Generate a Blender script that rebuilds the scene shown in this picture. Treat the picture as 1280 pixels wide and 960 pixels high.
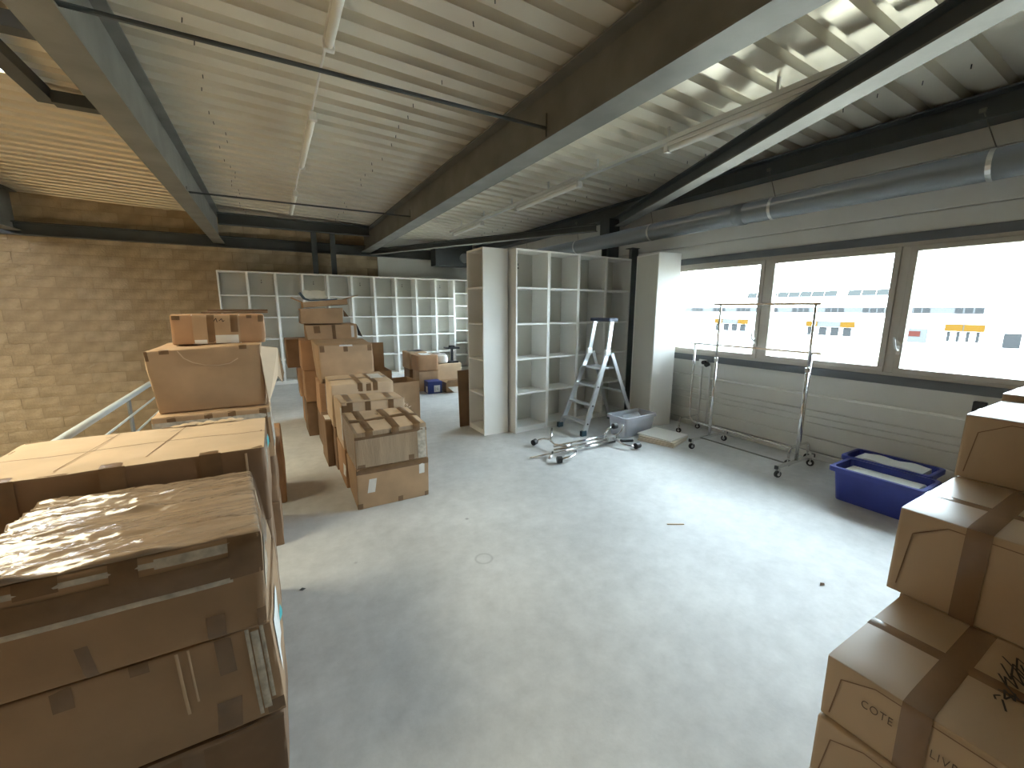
import bpy, math, random
from mathutils import Vector, Matrix, noise
random.seed(7)
for o in list(bpy.data.objects): bpy.data.objects.remove(o)
SC = bpy.context.scene; COL = SC.collection
# ------------------------------------------------------------ camera
cam = bpy.data.cameras.new('camera'); co = bpy.data.objects.new('camera', cam); COL.objects.link(co)
YAW, PIT, ROL = .5193, -.1798, .0015
fw = Vector((math.sin(YAW)*math.cos(PIT), math.cos(YAW)*math.cos(PIT), math.sin(PIT)))
r0 = Vector((math.cos(YAW), -math.sin(YAW), 0)); u0 = r0.cross(fw)
rr = r0*math.cos(ROL)+u0*math.sin(ROL); uu = rr.cross(fw)
m = Matrix((rr, uu, -fw)).transposed().to_4x4(); m.translation = (0, 0, 1.64)
co.matrix_world = m
cam.sensor_width = 36; cam.lens = 36*520.5/1280; cam.clip_start = .05; cam.clip_end = 600
SC.camera = co
# ------------------------------------------------------------ light
w = bpy.data.worlds.new('world'); SC.world = w; w.use_nodes = True
bg = w.node_tree.nodes['Background']; bg.inputs[0].default_value = (.76, .88, 1.0, 1); bg.inputs[1].default_value = 8.0
def sun():
    l = bpy.data.lights.new('sun', 'SUN'); l.energy = 6; l.angle = .12; l.color = (1, .84, .62)
    o = bpy.data.objects.new('sun', l); COL.objects.link(o)
    d = Vector((-.14, -.56, -.82)); o.rotation_euler = d.to_track_quat('-Z', 'Y').to_euler(); o.location = (-20, -10, 30)
sun()
def portal(loc, rot, sx, sy):
    l = bpy.data.lights.new('portal', 'AREA'); l.shape = 'RECTANGLE'; l.size = sx; l.size_y = sy
    l.cycles.is_portal = True
    o = bpy.data.objects.new('portal', l); COL.objects.link(o); o.location = loc; o.rotation_euler = rot
SC.view_settings.view_transform = 'Standard'; SC.view_settings.look = 'None'
SC.view_settings.exposure = 2.2; SC.view_settings.gamma = 1; SC.view_settings.use_curve_mapping = False
# ------------------------------------------------------------ materials
MATS = {}
def mat(name, col, rough=.6, metal=0, var=.0, vscale=3, bump=0, bscale=40, alpha=None, col2=None, stretch=(1, 1, 1), spec=.5, detail=5, emit=None):
    if name in MATS: return MATS[name]
    M = bpy.data.materials.new(name); M.use_nodes = True; nt = M.node_tree; N = nt.nodes; L = nt.links
    b = N['Principled BSDF']; b.inputs['Base Color'].default_value = (*col, 1)
    b.inputs['Roughness'].default_value = rough; b.inputs['Metallic'].default_value = metal
    b.inputs['Specular IOR Level'].default_value = spec
    if var or bump:
        tc = N.new('ShaderNodeTexCoord'); mp = N.new('ShaderNodeMapping'); mp.inputs['Scale'].default_value = stretch
        L.new(tc.outputs['Object'], mp.inputs[0])
    if var:
        n = N.new('ShaderNodeTexNoise'); n.inputs['Scale'].default_value = vscale; n.inputs['Detail'].default_value = detail
        L.new(mp.outputs[0], n.inputs['Vector'])
        cr = N.new('ShaderNodeValToRGB'); cr.color_ramp.elements[0].position = .32; cr.color_ramp.elements[1].position = .68
        c2 = col2 or tuple(c*(1-var) for c in col)
        cr.color_ramp.elements[0].color = (*c2, 1)
        cr.color_ramp.elements[1].color = (*[min(1, c*(1+var*.4)) for c in col], 1)
        L.new(n.outputs[0], cr.inputs[0]); L.new(cr.outputs[0], b.inputs['Base Color'])
    if bump:
        n = N.new('ShaderNodeTexNoise'); n.inputs['Scale'].default_value = bscale; n.inputs['Detail'].default_value = 4
        L.new(mp.outputs[0], n.inputs['Vector'])
        bp = N.new('ShaderNodeBump'); bp.inputs['Strength'].default_value = bump; bp.inputs['Distance'].default_value = .01
        L.new(n.outputs[0], bp.inputs['Height']); L.new(bp.outputs[0], b.inputs['Normal'])
    if alpha is not None:
        b.inputs['Alpha'].default_value = alpha
    if emit:
        b.inputs['Emission Color'].default_value = (*emit[:3], 1); b.inputs['Emission Strength'].default_value = emit[3]
    MATS[name] = M; return M
CB = mat('cardboard', (.45, .295, .17), .75, var=.16, vscale=5, bump=.05, bscale=30)
CBL = mat('cardboard_pale', (.60, .44, .29), .75, var=.14, vscale=4, bump=.06, bscale=25)
CBO = mat('cardboard_orange', (.46, .265, .14), .75, var=.16, vscale=5, bump=.05)
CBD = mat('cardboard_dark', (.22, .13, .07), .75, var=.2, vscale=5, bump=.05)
CBX = mat('cardboard_worn', (.34, .215, .12), .7, var=.15, vscale=5, bump=.06)
CBN = mat('cardboard_new', (.44, .31, .185), .42, var=.06, vscale=3, bump=.02)
CBF = mat('cardboard_film', (.38, .275, .18), .32, var=.2, vscale=7, bump=.5, bscale=60, stretch=(3, 3, .15))
TAPE = mat('tape', (.19, .11, .055), .28, var=.2, vscale=12, bump=.1, bscale=30)
TAPEN = mat('tape_new', (.22, .13, .07), .18, var=.1, vscale=8, bump=.05)
TAPEG = mat('tape_clear', (.55, .50, .42), .2, var=.3, vscale=30, bump=.2)
LABEL = mat('label_paper', (.72, .70, .66), .5, var=.1, vscale=20)
INK = mat('ink', (.03, .022, .018), .6); PRINT = mat('print_brown', (.20, .115, .06), .7)
FILM = mat('stretch_film', (.36, .26, .18), .10, var=.3, vscale=6, bump=.25, bscale=22, stretch=(.4, 6, 3))
WHITE = mat('white_melamine', (.87, .86, .82), .45, var=.03, vscale=2)
BACK = mat('back_board', (.67, .655, .59), .6, var=.04, vscale=2)
STEEL = mat('painted_steel', (.175, .175, .16), .5, var=.25, vscale=3, bump=.03)
STEELD = mat('dark_steel', (.065, .075, .08), .5, var=.2, vscale=3)
ROOF = mat('roof_sheet', (.72, .675, .565), .30, metal=.35, var=.08, vscale=2, bump=.03, bscale=8)
BLOCK = mat('concrete_block', (.44, .345, .225), .92, var=.22, vscale=4, bump=.9, bscale=28, detail=8)
BLOCK2 = mat('concrete_block_pale', (.48, .385, .26), .92, var=.22, vscale=5, bump=.9, bscale=32, detail=8)
MORTAR = mat('mortar', (.33, .255, .165), .95, var=.3, vscale=6, bump=.8, bscale=30)
PANEL = mat('cladding_panel', (.66, .655, .61), .5, var=.05, vscale=3)
PANELJ = mat('panel_joint', (.25, .25, .24), .7)
ALU = mat('window_aluminium', (.50, .46, .40), .45, metal=.1)
GREYT = mat('grey_trim', (.13, .14, .15), .6)
PIPE = mat('pipe_grey', (.22, .24, .25), .38)
GALV = mat('galvanised', (.75, .75, .73), .3, metal=.8)
CHROME = mat('chrome', (.78, .78, .78), .16, metal=1)
BRUSH = mat('brushed_aluminium', (.72, .74, .76), .33, metal=.85)
BLACK = mat('black_plastic', (.018, .018, .02), .45)
TEAL = mat('teal_rubber', (.03, .07, .09), .55)
DBLUE = mat('dark_blue_plastic', (.04, .055, .11), .45)
BLUE = mat('blue_plastic', (.035, .055, .33), .38, var=.12, vscale=6)
TUBE = mat('lamp_diffuser', (.85, .85, .80), .4)
FOAM = mat('foam_sheet', (.74, .76, .72), .6, var=.06)
PAPER = mat('white_paper', (.75, .73, .70), .6)
NAVY = mat('navy_box', (.02, .035, .16), .45, var=.2, vscale=20)
WPLAS = mat('white_plastic', (.72, .71, .68), .4)
RAILM = mat('rail_paint', (.52, .56, .56), .35)
TEALT = mat('teal_strap', (.05, .40, .42), .5)
FOIL = mat('foil', (.85, .84, .78), .3, metal=.25, bump=.8, bscale=14)
BLSH = mat('blue_sheet', (.07, .12, .18), .5)
ORANGE = mat('orange_paint', (.055, .030, .006), .6, spec=0)
FACADE = mat('white_facade', (.85, .85, .84), .7)
FARWIN = mat('far_window', (.018, .019, .02), .5, spec=0)
FARGREY = mat('far_grey', (.048, .05, .052), .7, spec=0)
SOLAR = mat('solar_panel', (.020, .022, .022), .5, spec=0)
RED = mat('red_paint', (.035, .012, .010), .6, spec=0)
def mk_floor():
    M = mat('floor_concrete', (.60, .60, .59), .55, var=.17, vscale=1.1, bump=.05, bscale=60)
    nt = M.node_tree; N = nt.nodes; L = nt.links; b = N['Principled BSDF']
    src = b.inputs['Base Color'].links[0].from_socket
    geo = N.new('ShaderNodeNewGeometry')
    n = N.new('ShaderNodeTexNoise'); n.inputs['Scale'].default_value = 9; n.inputs['Detail'].default_value = 10; n.inputs['Roughness'].default_value = .7
    L.new(geo.outputs['Position'], n.inputs['Vector'])
    r = N.new('ShaderNodeMapRange'); r.inputs[1].default_value = .3; r.inputs[2].default_value = .7; r.inputs[3].default_value = .86; r.inputs[4].default_value = 1.08
    L.new(n.outputs[0], r.inputs[0])
    v = N.new('ShaderNodeTexVoronoi'); v.inputs['Scale'].default_value = 2.2; L.new(geo.outputs['Position'], v.inputs['Vector'])
    r2 = N.new('ShaderNodeMapRange'); r2.inputs[1].default_value = .015; r2.inputs[2].default_value = .045; r2.inputs[3].default_value = .45; r2.inputs[4].default_value = 1
    L.new(v.outputs['Distance'], r2.inputs[0])
    # ring-shaped stain
    sb = N.new('ShaderNodeVectorMath'); sb.operation = 'DISTANCE'; sb.inputs[1].default_value = (1.09, 2.28, 0); L.new(geo.outputs['Position'], sb.inputs[0])
    d1 = N.new('ShaderNodeMath'); d1.operation = 'SUBTRACT'; d1.inputs[1].default_value = .055; L.new(sb.outputs['Value'], d1.inputs[0])
    d2 = N.new('ShaderNodeMath'); d2.operation = 'ABSOLUTE'; L.new(d1.outputs[0], d2.inputs[0])
    r3 = N.new('ShaderNodeMapRange'); r3.inputs[1].default_value = .0; r3.inputs[2].default_value = .012; r3.inputs[3].default_value = .75; r3.inputs[4].default_value = 1; L.new(d2.outputs[0], r3.inputs[0])
    a = N.new('ShaderNodeMath'); a.operation = 'MULTIPLY'; L.new(r.outputs[0], a.inputs[0]); L.new(r2.outputs[0], a.inputs[1])
    a2 = N.new('ShaderNodeMath'); a2.operation = 'MULTIPLY'; L.new(a.outputs[0], a2.inputs[0]); L.new(r3.outputs[0], a2.inputs[1])
    mx = N.new('ShaderNodeVectorMath'); mx.operation = 'SCALE'; L.new(src, mx.inputs[0]); L.new(a2.outputs[0], mx.inputs['Scale'])
    L.new(mx.outputs[0], b.inputs['Base Color']); return M
FLOOR = mk_floor()
GRASS = mat('grass', (.10, .10, .04), .9, var=.3, vscale=.3)
HALLF = mat('hall_floor', (.55, .47, .36), .7, var=.1, vscale=1)
def mk_glass(name='window_glass', col=(.93, .96, .95, 1)):
    M = bpy.data.materials.new(name); M.use_nodes = True; nt = M.node_tree; N = nt.nodes; L = nt.links
    N.remove(N['Principled BSDF']); out = N['Material Output']
    t = N.new('ShaderNodeBsdfTransparent'); t.inputs[0].default_value = col
    g = N.new('ShaderNodeBsdfGlossy'); g.inputs['Roughness'].default_value = .02
    f = N.new('ShaderNodeFresnel'); f.inputs[0].default_value = 1.3
    mx = N.new('ShaderNodeMixShader'); L.new(f.outputs[0], mx.inputs[0]); L.new(t.outputs[0], mx.inputs[1]); L.new(g.outputs[0], mx.inputs[2])
    L.new(mx.outputs[0], out.inputs[0]); return M
GLASS = mk_glass(); AMBER = mk_glass('warm_tint_pane', (.70, .625, .50, 1))  # roof light tint added to warm and dim the light coming through
def mk_trans():
    M = bpy.data.materials.new('translucent_plastic'); M.use_nodes = True; nt = M.node_tree; N = nt.nodes; L = nt.links
    b = N['Principled BSDF']; b.inputs['Base Color'].default_value = (.80, .82, .86, 1); b.inputs['Roughness'].default_value = .25
    t = N.new('ShaderNodeBsdfTransparent'); t.inputs[0].default_value = (.9, .92, .96, 1)
    mx = N.new('ShaderNodeMixShader'); mx.inputs[0].default_value = .45
    L.new(t.outputs[0], mx.inputs[1]); L.new(b.outputs[0], mx.inputs[2]); L.new(mx.outputs[0], N['Material Output'].inputs[0]); return M
TRANS = mk_trans()
# ------------------------------------------------------------ mesh helpers
class MB:
    def __init__(s): s.v = []; s.f = []
    def add(s, vs, fs):
        k = len(s.v); s.v += [tuple(v) for v in vs]; s.f += [tuple(i+k for i in f) for f in fs]; return s
    def box(s, x0, x1, y0, y1, z0, z1, M=None):
        vs = [Vector((x, y, z)) for z in (z0, z1) for y in (y0, y1) for x in (x0, x1)]
        if M is not None: vs = [M @ v for v in vs]
        return s.add(vs, [(0, 2, 3, 1), (4, 5, 7, 6), (0, 1, 5, 4), (2, 6, 7, 3), (0, 4, 6, 2), (1, 3, 7, 5)])
    def bar(s, a, b, wx, wz, up=(0, 0, 1)):
        a = Vector(a); b = Vector(b); d = (b-a); l = d.length; d.normalize(); u = Vector(up)
        x = d.cross(u).normalized(); z = x.cross(d).normalized()
        M = Matrix((x, d, z)).transposed().to_4x4(); M.translation = a
        return s.box(-wx/2, wx/2, 0, l, -wz/2, wz/2, M)
    def tube(s, pts, r, n=8, caps=True, r2=None):
        pts = [Vector(p) for p in pts]; rings = []; prev = None
        for i, p in enumerate(pts):
            d = (pts[min(i+1, len(pts)-1)]-pts[max(i-1, 0)]).normalized()
            if prev is None:
                x = d.orthogonal().normalized()
            else:
                x = (prev-d*prev.dot(d)).normalized()
            prev = x; y = d.cross(x); rad = r if r2 is None else r+(r2-r)*i/(len(pts)-1)
            rings.append([p+(x*math.cos(t)+y*math.sin(t))*rad for t in [2*math.pi*k/n for k in range(n)]])
        vs = [v for q in rings for v in q]; fs = []
        for i in range(len(pts)-1):
            for k in range(n):
                fs.append((i*n+k, i*n+(k+1) % n, (i+1)*n+(k+1) % n, (i+1)*n+k))
        if caps: fs.append(tuple(range(n-1, -1, -1))); fs.append(tuple((len(pts)-1)*n+k for k in range(n)))
        return s.add(vs, fs)
    def build(s, name, m, parent=None, smooth=False, bevel=0, world=True, kind=None, label=None):
        me = bpy.data.meshes.new(name); me.from_pydata(s.v, [], s.f); me.materials.append(m)
        if smooth: me.polygons.foreach_set('use_smooth', [True]*len(me.polygons)); me.shade_smooth() if hasattr(me, 'shade_smooth') else None
        me.update(); o = bpy.data.objects.new(name, me); COL.objects.link(o)
        if parent is not None:
            o.parent = parent
            if world: o.location = -WL.get(parent.name, Vector((0, 0, 0)))
            WL[o.name] = Vector((0, 0, 0))
        if bevel:
            b = o.modifiers.new('bevel', 'BEVEL'); b.width = bevel; b.segments = 2; b.limit_method = 'ANGLE'
        if kind: o['kind'] = kind
        if label: o['label'] = label
        return o
WL = {}
def tag(o, label, cat, group=None, kind=None):
    if label: o['label'] = label
    if cat: o['category'] = cat
    if group: o['group'] = group
    if kind: o['kind'] = kind
    return o
def thing(name, label, cat, loc=(0, 0, 0), group=None, rz=0):
    o = bpy.data.objects.new(name, None); COL.objects.link(o); o.location = loc; o.rotation_euler.z = rz
    o.empty_display_size = .1; WL[o.name] = Vector(loc); return tag(o, label, cat, group)
def struct(name, label=None):
    o = bpy.data.objects.new(name, None); COL.objects.link(o); o['kind'] = 'structure'; WL[o.name] = Vector((0, 0, 0))
    if label: o['label'] = label
    return o
def arc(c, r, a0, a1, ax, ay, n=6):
    c = Vector(c); ax = Vector(ax); ay = Vector(ay)
    return [c+ax*r*math.cos(a0+(a1-a0)*i/n)+ay*r*math.sin(a0+(a1-a0)*i/n) for i in range(n+1)]
# ------------------------------------------------------------ STRUCTURE
W = 5.08; YB = 10.9
fl = MB().box(-1.15, W+.02, -6, YB, -.25, 0).build('floor', FLOOR); tag(fl, 'grey concrete mezzanine floor with scuffs', None, kind='structure')
fl2 = MB().box(-12, W+.02, -6, YB, -3.2, -3).build('floor', HALLF); tag(fl2, 'pale concrete floor of the lower hall beyond the railing', None, kind='structure')
# ---- ceiling
RZ = lambda x: 3.265+.04*(W-x)
ceil = struct('ceiling', 'corrugated galvanised steel roof deck sloping down to the windows')
def sheet_mesh(x0, x1):
    prof = []
    for k in range(4):
        y = k*.25
        prof += [(y, 0), (y+.14, 0), (y+.165, .055), (y+.225, .055)]
    prof.append((1.0, 0))
    vs = []; n = len(prof)
    for x in (x0, x1):
        for (y, z) in prof: vs.append((x, y, RZ(x)+z))
    for x in (x0, x1):
        for (y, z) in prof: vs.append((x, y, RZ(x)+z+.012))
    fs = []
    for i in range(n-1):
        fs.append((i, i+1, n+i+1, n+i)); fs.append((2*n+i, 3*n+i, 3*n+i+1, 2*n+i+1))
    fs += [(0, n, 3*n, 2*n), (n-1, 3*n-1, 4*n-1, 2*n-1)]
    me = bpy.data.meshes.new('roof_sheet'); me.from_pydata(vs, [], fs); me.materials.append(ROOF); me.update(); return me
SM = {}
def sheet(x0, x1, y):
    if (x0, x1) not in SM: SM[(x0, x1)] = sheet_mesh(x0, x1)
    o = bpy.data.objects.new('roof_sheet', SM[(x0, x1)]); COL.objects.link(o); o.parent = ceil; o.location = (0, y, random.uniform(0, .002))
for k in range(-6, 12):
    y = k-.6
    sheet(-.8, W+.25, y)
    if k == 5: sheet(-1.6, -.8, y); sheet(-12, -4.6, y)
    elif k in (2, 3, 4): sheet(-1.6, -.8, y); sheet(-12, -4.6, y)
    elif k in (7, 8): sheet(-4.0, -.8, y); sheet(-12, -10.2, y)
    else: sheet(-12, -.8, y)
# roof light upstands + glazing; second and third unseen, added to brighten boxes and hall
for i, (x0, x1, y0, y1) in enumerate([(-4.6, -1.6, 4.4, 5.4), (-4.6, -1.6, 1.4, 4.4), (-10.2, -4.0, 6.4, 8.4)]):
    wn = struct('window_%d' % (i+2), 'roof light opening in the corrugated deck (second and third added for light)')
    mb = MB(); t = .05
    za, zb = RZ(x0)+.30, RZ(x1)+.30
    for (a, b, c, d) in ((x0-t, x0, y0-t, y1+t), (x1, x1+t, y0-t, y1+t), (x0, x1, y0-t, y0), (x0, x1, y1, y1+t)):
        mb.box(a, b, c, d, RZ(a)+.07, RZ(a)+.32)
    mb.build('window_frame', WPLAS, wn)
    MB().box(x0, x1, y0, y1, za-.02, za-.01).build('pane', AMBER, wn)
    portal(((x0+x1)/2, (y0+y1)/2, za-.05), (0, 0, 0), x1-x0, y1-y0)
mb = MB(); rs = random.Random(9)
for x in (-.3, 1.3, 2.75, 4.3):
    for k in range(44):
        y = -.53+k*.25; xx = x+rs.uniform(-.05, .05)
        if rs.random() < .75: mb.tube([(xx, y, RZ(xx)+.01), (xx+rs.uniform(-.006, .006), y, RZ(xx)-.028)], .0035, 5)
mb.build('screws', BLACK, ceil, kind='stuff')
# ---- block wall (back)
bw = struct('wall_back', 'rough concrete block wall closing the hall')
MB().box(-12, 2.4, YB+.012, YB+.2, -3.2, 3.95).build('mortar_bed', MORTAR, bw)
MB().box(2.4, W+.3, YB-.02, YB+.2, -3.2, 3.8).build('cladding', PANEL, bw)
def blockmesh(seed):
    random.seed(seed); a, h = .4965, .1955; nx, nz = 5, 3; vs = []; fs = []
    for j in range(nz+1):
        for i in range(nx+1):
            e = (i in (0, nx)) or (j in (0, nz))
            vs.append((a*i/nx+(random.uniform(-.003, .003) if e else 0), (.011 if e else 0)-random.uniform(0, .004), h*j/nz+(random.uniform(-.002, .002) if e else 0)))
    for j in range(nz):
        for i in range(nx):
            k = j*(nx+1)+i; fs.append((k, k+1, k+nx+2, k+nx+1))
    return vs, fs
BM = []
for s in range(7):
    vs, fs = blockmesh(s); me = bpy.data.meshes.new('concrete_block'); me.from_pydata(vs, [], fs); me.materials.append(BLOCK2 if s % 3 == 0 else BLOCK); BM.append(me)
random.seed(3); rest = MB(); nb = 0
for j in range(35):
    z = -3+j*.2
    for i in range(-24, 5):
        x = i*.5+(.25 if j % 2 else 0)-.1
        if x < -12 or x+.5 > 2.4: continue
        s = random.randrange(7); off = random.uniform(0, .008)
        if -5.2 < x < 1.3 and -.5 < z < 3.5 and nb < 300:
            o = bpy.data.objects.new('concrete_block', BM[s]); COL.objects.link(o); o.parent = bw; o.location = (x, YB-off, z); nb += 1
        else:
            vs, fs = blockmesh(s); rest.add([(v[0]+x, v[1]+YB-off, v[2]+z) for v in vs], fs)
rest.build('block_courses', BLOCK, bw, kind='stuff')
MB().box(-12.2, -12, -6, YB, -3.2, 4).build('wall_left', BLOCK); tag(bpy.data.objects['wall_left'], 'far side wall of the lower hall', None, kind='structure')
MB().box(-12, W+.3, -2.6, -2.4, -3.2, 4).build('wall_front', mat('light_cut_wall', (.20, .17, .13), .8, var=.1, vscale=1)); tag(bpy.data.objects['wall_front'], 'unseen dark wall set close behind the viewpoint to cut light on the box fronts', None, kind='structure')  # unseen wall, placed close and dark to keep light off the box fronts
# ---- window wall
wr = struct('wall_right', 'pale insulated cladding wall with the long window')
WY0, WY1, WZ0, WZ1 = .38, 4.17, 1.0, 2.24; VY0, VY1 = 6.5, 10.29
MB().box(W+.03, W+.25, -6, YB, -3.2, WZ0).box(W+.03, W+.25, -6, YB, WZ1, 3.6).box(W+.03, W+.25, -6, WY0, WZ0, WZ1).box(W+.03, W+.25, WY1, VY0, WZ0, WZ1).box(W+.03, W+.25, VY1, YB, WZ0, WZ1).build('wall_core', PANELJ, wr)
def wpanel(z0, z1, y0=-6, y1=YB, d=0):
    g = .006; mb = MB(); X = W-d
    vs = []; 
    for y in (y0, y1):
        vs += [(W+.04, y, z0), (X+.006, y, z0+g*.3), (X, y, z0+g+.004), (X, y, z1-g-.004), (X+.006, y, z1-g*.3), (W+.04, y, z1)]
    mb.add(vs, [(i, i+1, i+7, i+6) for i in range(5)]+[(5, 4, 3, 2, 1, 0), (6, 7, 8, 9, 10, 11)])
    mb.build('cladding_panel', PANEL, wr)
for a, b in ((-.0, .075), (.085, .24), (.24, .40), (.40, .47), (.47, .54), (.54, .72), (.72, WZ0-.01)): wpanel(a, b)
for a, b in ((WZ1+.01, 2.48), (2.48, 2.90), (2.90, 3.4)): wpanel(a, b)
for a, b in ((WZ0-.01, 1.42), (1.42, 1.83), (1.83, WZ1+.01)): wpanel(a, b, WY1+.03, VY0-.03); wpanel(a, b, VY1+.03, YB); wpanel(a, b, -6, WY0-.03)
def longwindow(D, wn, tn, lab, side):
    A, B = WY0+D, WY1+D
    for q, (n, l, za, zb, o) in enumerate((('trim_%d' % tn, 'dark grey lintel flashing above the %s' % side, WZ1-.005, WZ1+.075, .012), ('trim_%d' % (tn+1), 'dark grey sill flashing below the %s' % side, WZ0-.07, WZ0+.012, .02))):
        tag(MB().box(W-o, W+.02, A-.05, B+.06, za, zb).build(n, GREYT), l, None, kind='structure')
    win = struct('window_%d' % wn, lab)
    mb = MB(); X0, X1 = W-.005, W+.08
    mb.box(X0, X1, A, B, WZ0+.01, WZ0+.045).box(X0, X1, A, B, WZ1-.04, WZ1)
    for a, b in ((A, A+.04), (1.605+D, 1.675+D), (2.835+D, 2.905+D), (B-.04, B)): mb.box(X0, X1, a, b, WZ0+.045, WZ1-.04)
    mb.build('window_frame', ALU, win, bevel=.004)
    for (a, b, hy) in ((A+.04, 1.605+D, -1), (1.675+D, 2.835+D, 0), (2.905+D, B-.04, 1)):
        t = .048; s = MB(); x0, x1 = W-.02, W+.06; zz0, zz1 = WZ0+.045, WZ1-.04
        s.box(x0, x1, a, b, zz0, zz0+t).box(x0, x1, a, b, zz1-t, zz1).box(x0, x1, a, a+t, zz0+t, zz1-t).box(x0, x1, b-t, b, zz0+t, zz1-t)
        so = s.build('sash', ALU, win, bevel=.004)
        MB().box(W+.02, W+.028, a+t, b-t, zz0+t, zz1-t).build('pane', GLASS, so)
        if hy:
            hh = b-.024 if hy < 0 else a+.024
            MB().box(W-.032, W-.02, hh-.013, hh+.013, 1.22, 1.30).tube([(W-.03, hh, 1.26), (W-.06, hh, 1.262), (W-.068, hh+.01, 1.28), (W-.06, hh+.03, 1.36), (W-.058, hh+.035, 1.38)], .009).build('handle', GALV, so)
    portal((W+.12, (A+B)/2, (WZ0+WZ1)/2), (0, math.radians(90), 0), WZ1-WZ0, B-A)
longwindow(0, 1, 1, 'long three-light aluminium window looking out on the industrial estate', 'long window')
longwindow(6.12, 5, 3, 'matching long window hidden behind the central bookcases', 'far window')
# ------------------------------------------------------------ steel frame
def ibeam(name, a, b, wd, h, label, cat='beam', group=None, m=STEEL, tf=.016, tw=.012, up=(0, 0, 1)):
    a = Vector(a); b = Vector(b)
    t = thing(name, label, cat, a, group)
    u = Vector(up)
    MB().bar(a+u*tf/2, b+u*tf/2, wd, tf, up).build('flange', m, t)
    MB().bar(a+u*(h-tf/2), b+u*(h-tf/2), wd, tf, up).build('flange', m, t)
    MB().bar(a+u*h/2, b+u*h/2, tw, h-2*tf, up).build('web', m, t)
    return t
ibeam('roof_beam', (2.11, -6, 2.95), (2.11, YB-.02, 2.95), .22, RZ(2.2)-2.952, 'grey steel roof beam crossing the middle of the ceiling')
ibeam('roof_beam', (-.80, -6, 2.95), (-.80, YB-.02, 2.95), .19, RZ(-.7)-2.952, 'greenish grey steel roof beam above the railing at the left')
ibeam('roof_beam', (-3.72, -6, 2.95), (-3.72, YB-.02, 2.95), .2, RZ(-3.62)-2.952, 'steel roof beam at the far left edge over the hall')
ibeam('eave_beam', (4.955, -6, 3.06), (4.955, YB-.3, 3.06), .22, .195, 'dark eave beam running along the top of the window wall', m=STEELD)
ibeam('wall_beam', (-11.9, YB-.1, 2.88), (4.7, YB-.1, 2.88), .15, .22, 'dark horizontal beam along the block wall above the bookcases', m=STEELD)
ibeam('cross_beam', (-.70, 9.75, 3.17), (2.0, 9.75, 3.17), .16, .2, 'short dark cross beam under the roof in front of the block wall', m=STEELD)
def hbrace(a, b, label, s=.15):
    a = Vector(a); b = Vector(b); t = thing('brace_beam', label, 'beam', a)
    MB().bar(a+Vector((0, 0, .008)), b+Vector((0, 0, .008)), s, .014).build('flange', STEEL, t)
    MB().bar(a+Vector((0, 0, s)), b+Vector((0, 0, s)), s, .014).build('flange', STEELD, t)
    MB().bar(a+Vector((0, 0, s/2)), b+Vector((0, 0, s/2)), .012, s-.02).build('web', STEELD, t)
hbrace((4.86, 5.12, 2.9), (2.24, -.6, 2.9), 'diagonal steel brace running from the corner post to the upper right')
hbrace((4.82, 5.62, 2.9), (2.24, 10.7, 2.9), 'thin diagonal steel brace above the white bookcases', .11)
post = thing('steel_column', 'dark steel column standing against the window wall behind the bookcases', 'column', (4.92, 5.38, 0))
MB().box(4.82, 5.04, 5.30, 5.315, 0, 3.05).build('flange', STEELD, post); MB().box(4.82, 5.04, 5.455, 5.47, 0, 3.05).build('flange', STEELD, post)
MB().box(4.925, 4.935, 5.315, 5.455, 0, 3.05).build('web', STEELD, post)
MB().box(4.80, 4.815, 5.28, 5.50, 2.80, 3.05).build('bolt_plate', STEELD, post)
for x, l in ((.98, 'left one of the two slim steel columns on the block wall'), (1.37, 'right one of the two slim steel columns on the block wall')):
    t = thing('steel_column', l, 'column', (x, YB-.26, 0), 'pair of columns on the block wall')
    for y in (YB-.24, YB-.18): MB().box(x-.055, x+.055, y-.006, y+.006, 0, 3.38).build('flange', STEELD, t)
    MB().box(x-.005, x+.005, YB-.234, YB-.186, 0, 3.38).build('web', STEELD, t)
t = thing('vent_box', 'dark rectangular duct box high in the far right corner', 'duct', (4.15, YB-.4, 2.82))
MB().box(3.66, 4.7, YB-.6, YB-.19, 3.12, 3.26).box(3.70, 4.66, YB-.56, YB-.19, 2.70, 3.12).build('duct_body', STEELD, t, bevel=.01)
MB().tube([(4.45, YB-.6, 2.9), (4.45, YB-.68, 2.9)], .12, 16).build('round_inlet', PIPE, t)
t = thing('gap_shade_post', 'dark narrow post added as shade in the gap between the central and the turned bookcase', 'post', (4.97, 4.93, 0))  # added dark strip, stands in for the shade between the bookcases
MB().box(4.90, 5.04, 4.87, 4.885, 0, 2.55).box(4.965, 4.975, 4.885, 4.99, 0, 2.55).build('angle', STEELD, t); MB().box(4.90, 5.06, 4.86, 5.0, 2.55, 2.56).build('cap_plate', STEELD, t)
# tie rods
for y, z, l in ((3.12, 3.1, 'thin dark tie rod nearest the camera between the two roof beams'), (7.0, 3.1, 'thin dark tie rod farther back between the two roof beams')):
    t = thing('tie_rod', l, 'rod', (-.7, y, z))
    MB().tube([(-.79, y, z), (2.10, y, z)], .012 if y > 5 else .014, 8).build('rod', STEELD, t)
    MB().box(2.093, 2.103, y-.01, y+.01, z-.11, z+.11).build('stiffener_plate', STEEL, t)
    MB().box(-.795, -.785, y-.04, y+.04, z-.06, z+.06).build('end_plate', STEEL, t)
t = thing('trimmer_beam', 'dark steel trimmer framing the roof light at the upper left', 'beam', (-1.5, 4.9, 3.3))
MB().box(-1.60, -1.48, 4.3, 5.52, 3.40, 3.50).build('side_member', STEELD, t, bevel=.003); MB().box(-1.48, -.90, 5.40, 5.52, 3.38, 3.48).build('end_member', STEELD, t, bevel=.003)
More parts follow.
